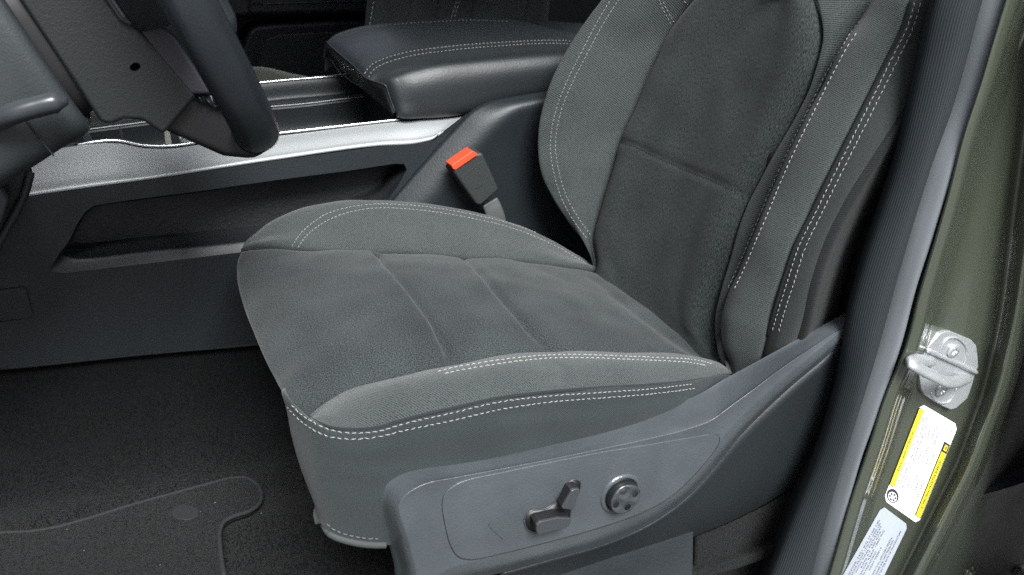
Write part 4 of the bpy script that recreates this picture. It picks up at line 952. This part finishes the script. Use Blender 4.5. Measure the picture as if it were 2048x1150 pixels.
# ------------------------------------------------------------------ stickers
class Sheet:
    """label coordinates: s along the text (0..1, from the lower end up), t across (0 at the left edge in view .. 1)"""
    def __init__(self, TL, TR, BR, BL): self.q = [np.array(x, float) for x in (TL, TR, BR, BL)]
    def at(self, s, t, lift):
        TL, TR, BR, BL = self.q
        p = (BL * (1 - t) + BR * t) * (1 - s) + (TL * (1 - t) + TR * t) * s
        h = hit(PT, *p); return h[0] + h[1] * lift
    def rect(self, name, s0, s1, t0, t1, lift, mt, par, n=10, rad=0):
        S_ = np.linspace(s0, s1, n * 2 + 1); T_ = np.linspace(t0, t1, n + 1)
        G_ = np.array([[self.at(a, b, lift) for a in S_] for b in T_])
        if rad:
            k = 1.0
            for (i, j, di, dj) in ((0, 0, 1, 1), (-1, 0, -1, 1), (0, -1, 1, -1), (-1, -1, -1, -1)):
                G_[j, i] = (G_[j + dj, i] + G_[j, i + di]) / 2
        return grid(name, G_, mt, par)
    def text(self, name, s, s0, s1, t0, t1, lift, mt, par):
        cu = bpy.data.curves.new('text', 'FONT'); cu.body = s; o = bpy.data.objects.new('text', cu); COL.objects.link(o)
        dg = bpy.context.evaluated_depsgraph_get(); me = o.evaluated_get(dg).to_mesh()
        V = np.array([v.co[:] for v in me.vertices]); F = [tuple(p.vertices) for p in me.polygons]
        o.evaluated_get(dg).to_mesh_clear(); bpy.data.objects.remove(o); bpy.data.curves.remove(cu)
        w = V[:, 0].max()
        W_ = [self.at(s0 + (s1 - s0) * v[0] / w, t1 - (t1 - t0) * (v[1] + .1) / .85, lift) for v in V]
        return obj(name, W_, F, mt, par, smooth=False)
    def poly(self, name, st_, lift, mt, par):
        return obj(name, [self.at(a, b, lift) for a, b in st_], [tuple(range(len(st_)))], mt, par, smooth=False)
L1 = Sheet((1841, 806), (1916, 850), (1836, 1048), (1766, 999))
lab = thing('tyre_label', 'white and yellow tyre information sticker on the green pillar below the striker', 'sticker')
L1.rect('backing', 0, 1, 0, 1, .0006, M_WHITE, lab, 12, rad=1)
L1.rect('yellow_band', .16, .955, -.005, .125, .0009, M_INK, lab)
L1.rect('yellow_band', .165, .95, .006, .112, .0012, M_YELLOW, lab)
L1.rect('yellow_band', .055, .80, .835, .99, .0009, M_INK, lab)
L1.rect('yellow_band', .06, .705, .855, .972, .0012, M_YELLOW, lab)
L1.rect('manual_icon', .725, .78, .875, .955, .0012, M_YELLOW, lab)
L1.rect('manual_icon', .735, .77, .9, .912, .0015, M_INK, lab, 2); L1.rect('manual_icon', .735, .77, .925, .937, .0015, M_INK, lab, 2)
L1.text('band_text', 'TIRE AND LOADING INFORMATION', .30, .72, .03, .09, .0015, M_INK, lab)
L1.text('band_text', "SEE OWNER'S MANUAL FOR ADDITIONAL INFORMATION", .14, .62, .88, .95, .0015, M_INK, lab)
for k, (s, a, b_, t) in enumerate([('SEATING CAPACITY   TOTAL   FRONT   REAR', .20, .90, .15), ('The combined weight of occupants and cargo should never exceed', .16, .93, .215), ('TIRE   SIZE   COLD TIRE INFLATION PRESSURE', .18, .85, .29), ('FRONT', .24, .34, .40), ('REAR', .52, .60, .40), ('SPARE', .72, .82, .40), ('P275/55R20', .25, .42, .50), ('P275/55R20', .52, .68, .50), ('250 kPa', .76, .88, .50), ('36 PSI', .25, .36, .60), ('36 PSI', .50, .60, .60), ('36 PSI', .72, .84, .60), ('250 kPa', .20, .36, .70), ('250 kPa', .52, .66, .70), ('DOT', .84, .93, .88)]):
    L1.text('print', s, a, b_, t, t + .060, .0009, M_GREYINK, lab)
for (s0, s1, t0, t1) in ((.08, .94, .335, .342), (.06, .90, .80, .807), (.06, .066, .36, .79), (.93, .936, .36, .66)):
    L1.rect('pink_line', s0, s1, t0, t1, .0009, M_PINK, lab, 4)
tc_ = (.085, .17)
L1.poly('tyre_icon', [(tc_[0] + .062 * math.cos(a), tc_[1] + .155 * math.sin(a)) for a in np.linspace(0, 2 * math.pi, 32, endpoint=False)], .0009, M_INK, lab)
L1.poly('tyre_icon', [(tc_[0] - .010 + .044 * math.cos(a), tc_[1] - .0 + .115 * math.sin(a)) for a in np.linspace(0, 2 * math.pi, 32, endpoint=False)], .0012, M_WHITE, lab)
for k in range(6):
    a = k * math.pi / 3 + .3
    L1.poly('tyre_icon', [(tc_[0] - .010 + .028 * math.cos(a) + .011 * math.cos(b), tc_[1] + .073 * math.sin(a) + .03 * math.sin(b)) for b in np.linspace(0, 2 * math.pi, 12, endpoint=False)], .0015, M_GREYINK, lab)
L2 = Sheet((1764, 1011), (1816, 1050), (1737, 1214), (1652, 1208))
lb2 = thing('certification_label', 'pale silver printed sticker on the green pillar at the bottom edge of the photo', 'sticker')
L2.rect('backing', 0, 1, 0, 1, .0006, M_FOIL, lb2, 12, rad=1)
rows = [('GVWR 3221 KG (7100 LB)', .30, .88, .10), ('GAWR FRONT 1770 KG (3900 LB)', .30, .86, .17), ('WITH TIRES P275/55R20', .34, .84, .24), ('RIMS AT 250 KPA', .40, .80, .31), ('GAWR REAR 1860 KG', .32, .82, .38), ('WITH TIRES P275/55R20', .30, .60, .46), ('MDH 020814', .40, .66, .54), ('THIS VEHICLE CONFORMS TO ALL APPLICABLE FEDERAL', .10, .80, .68), ('MOTOR VEHICLE SAFETY BUMPER AND THEFT PREVENTION', .08, .78, .76), ('STANDARDS IN EFFECT ON THE DATE OF MANUFACTURE', .06, .90, .84)]
for s, a, b_, t in rows: L2.text('print', s, a, b_, t, t + .055, .0009, M_GREYINK, lb2)
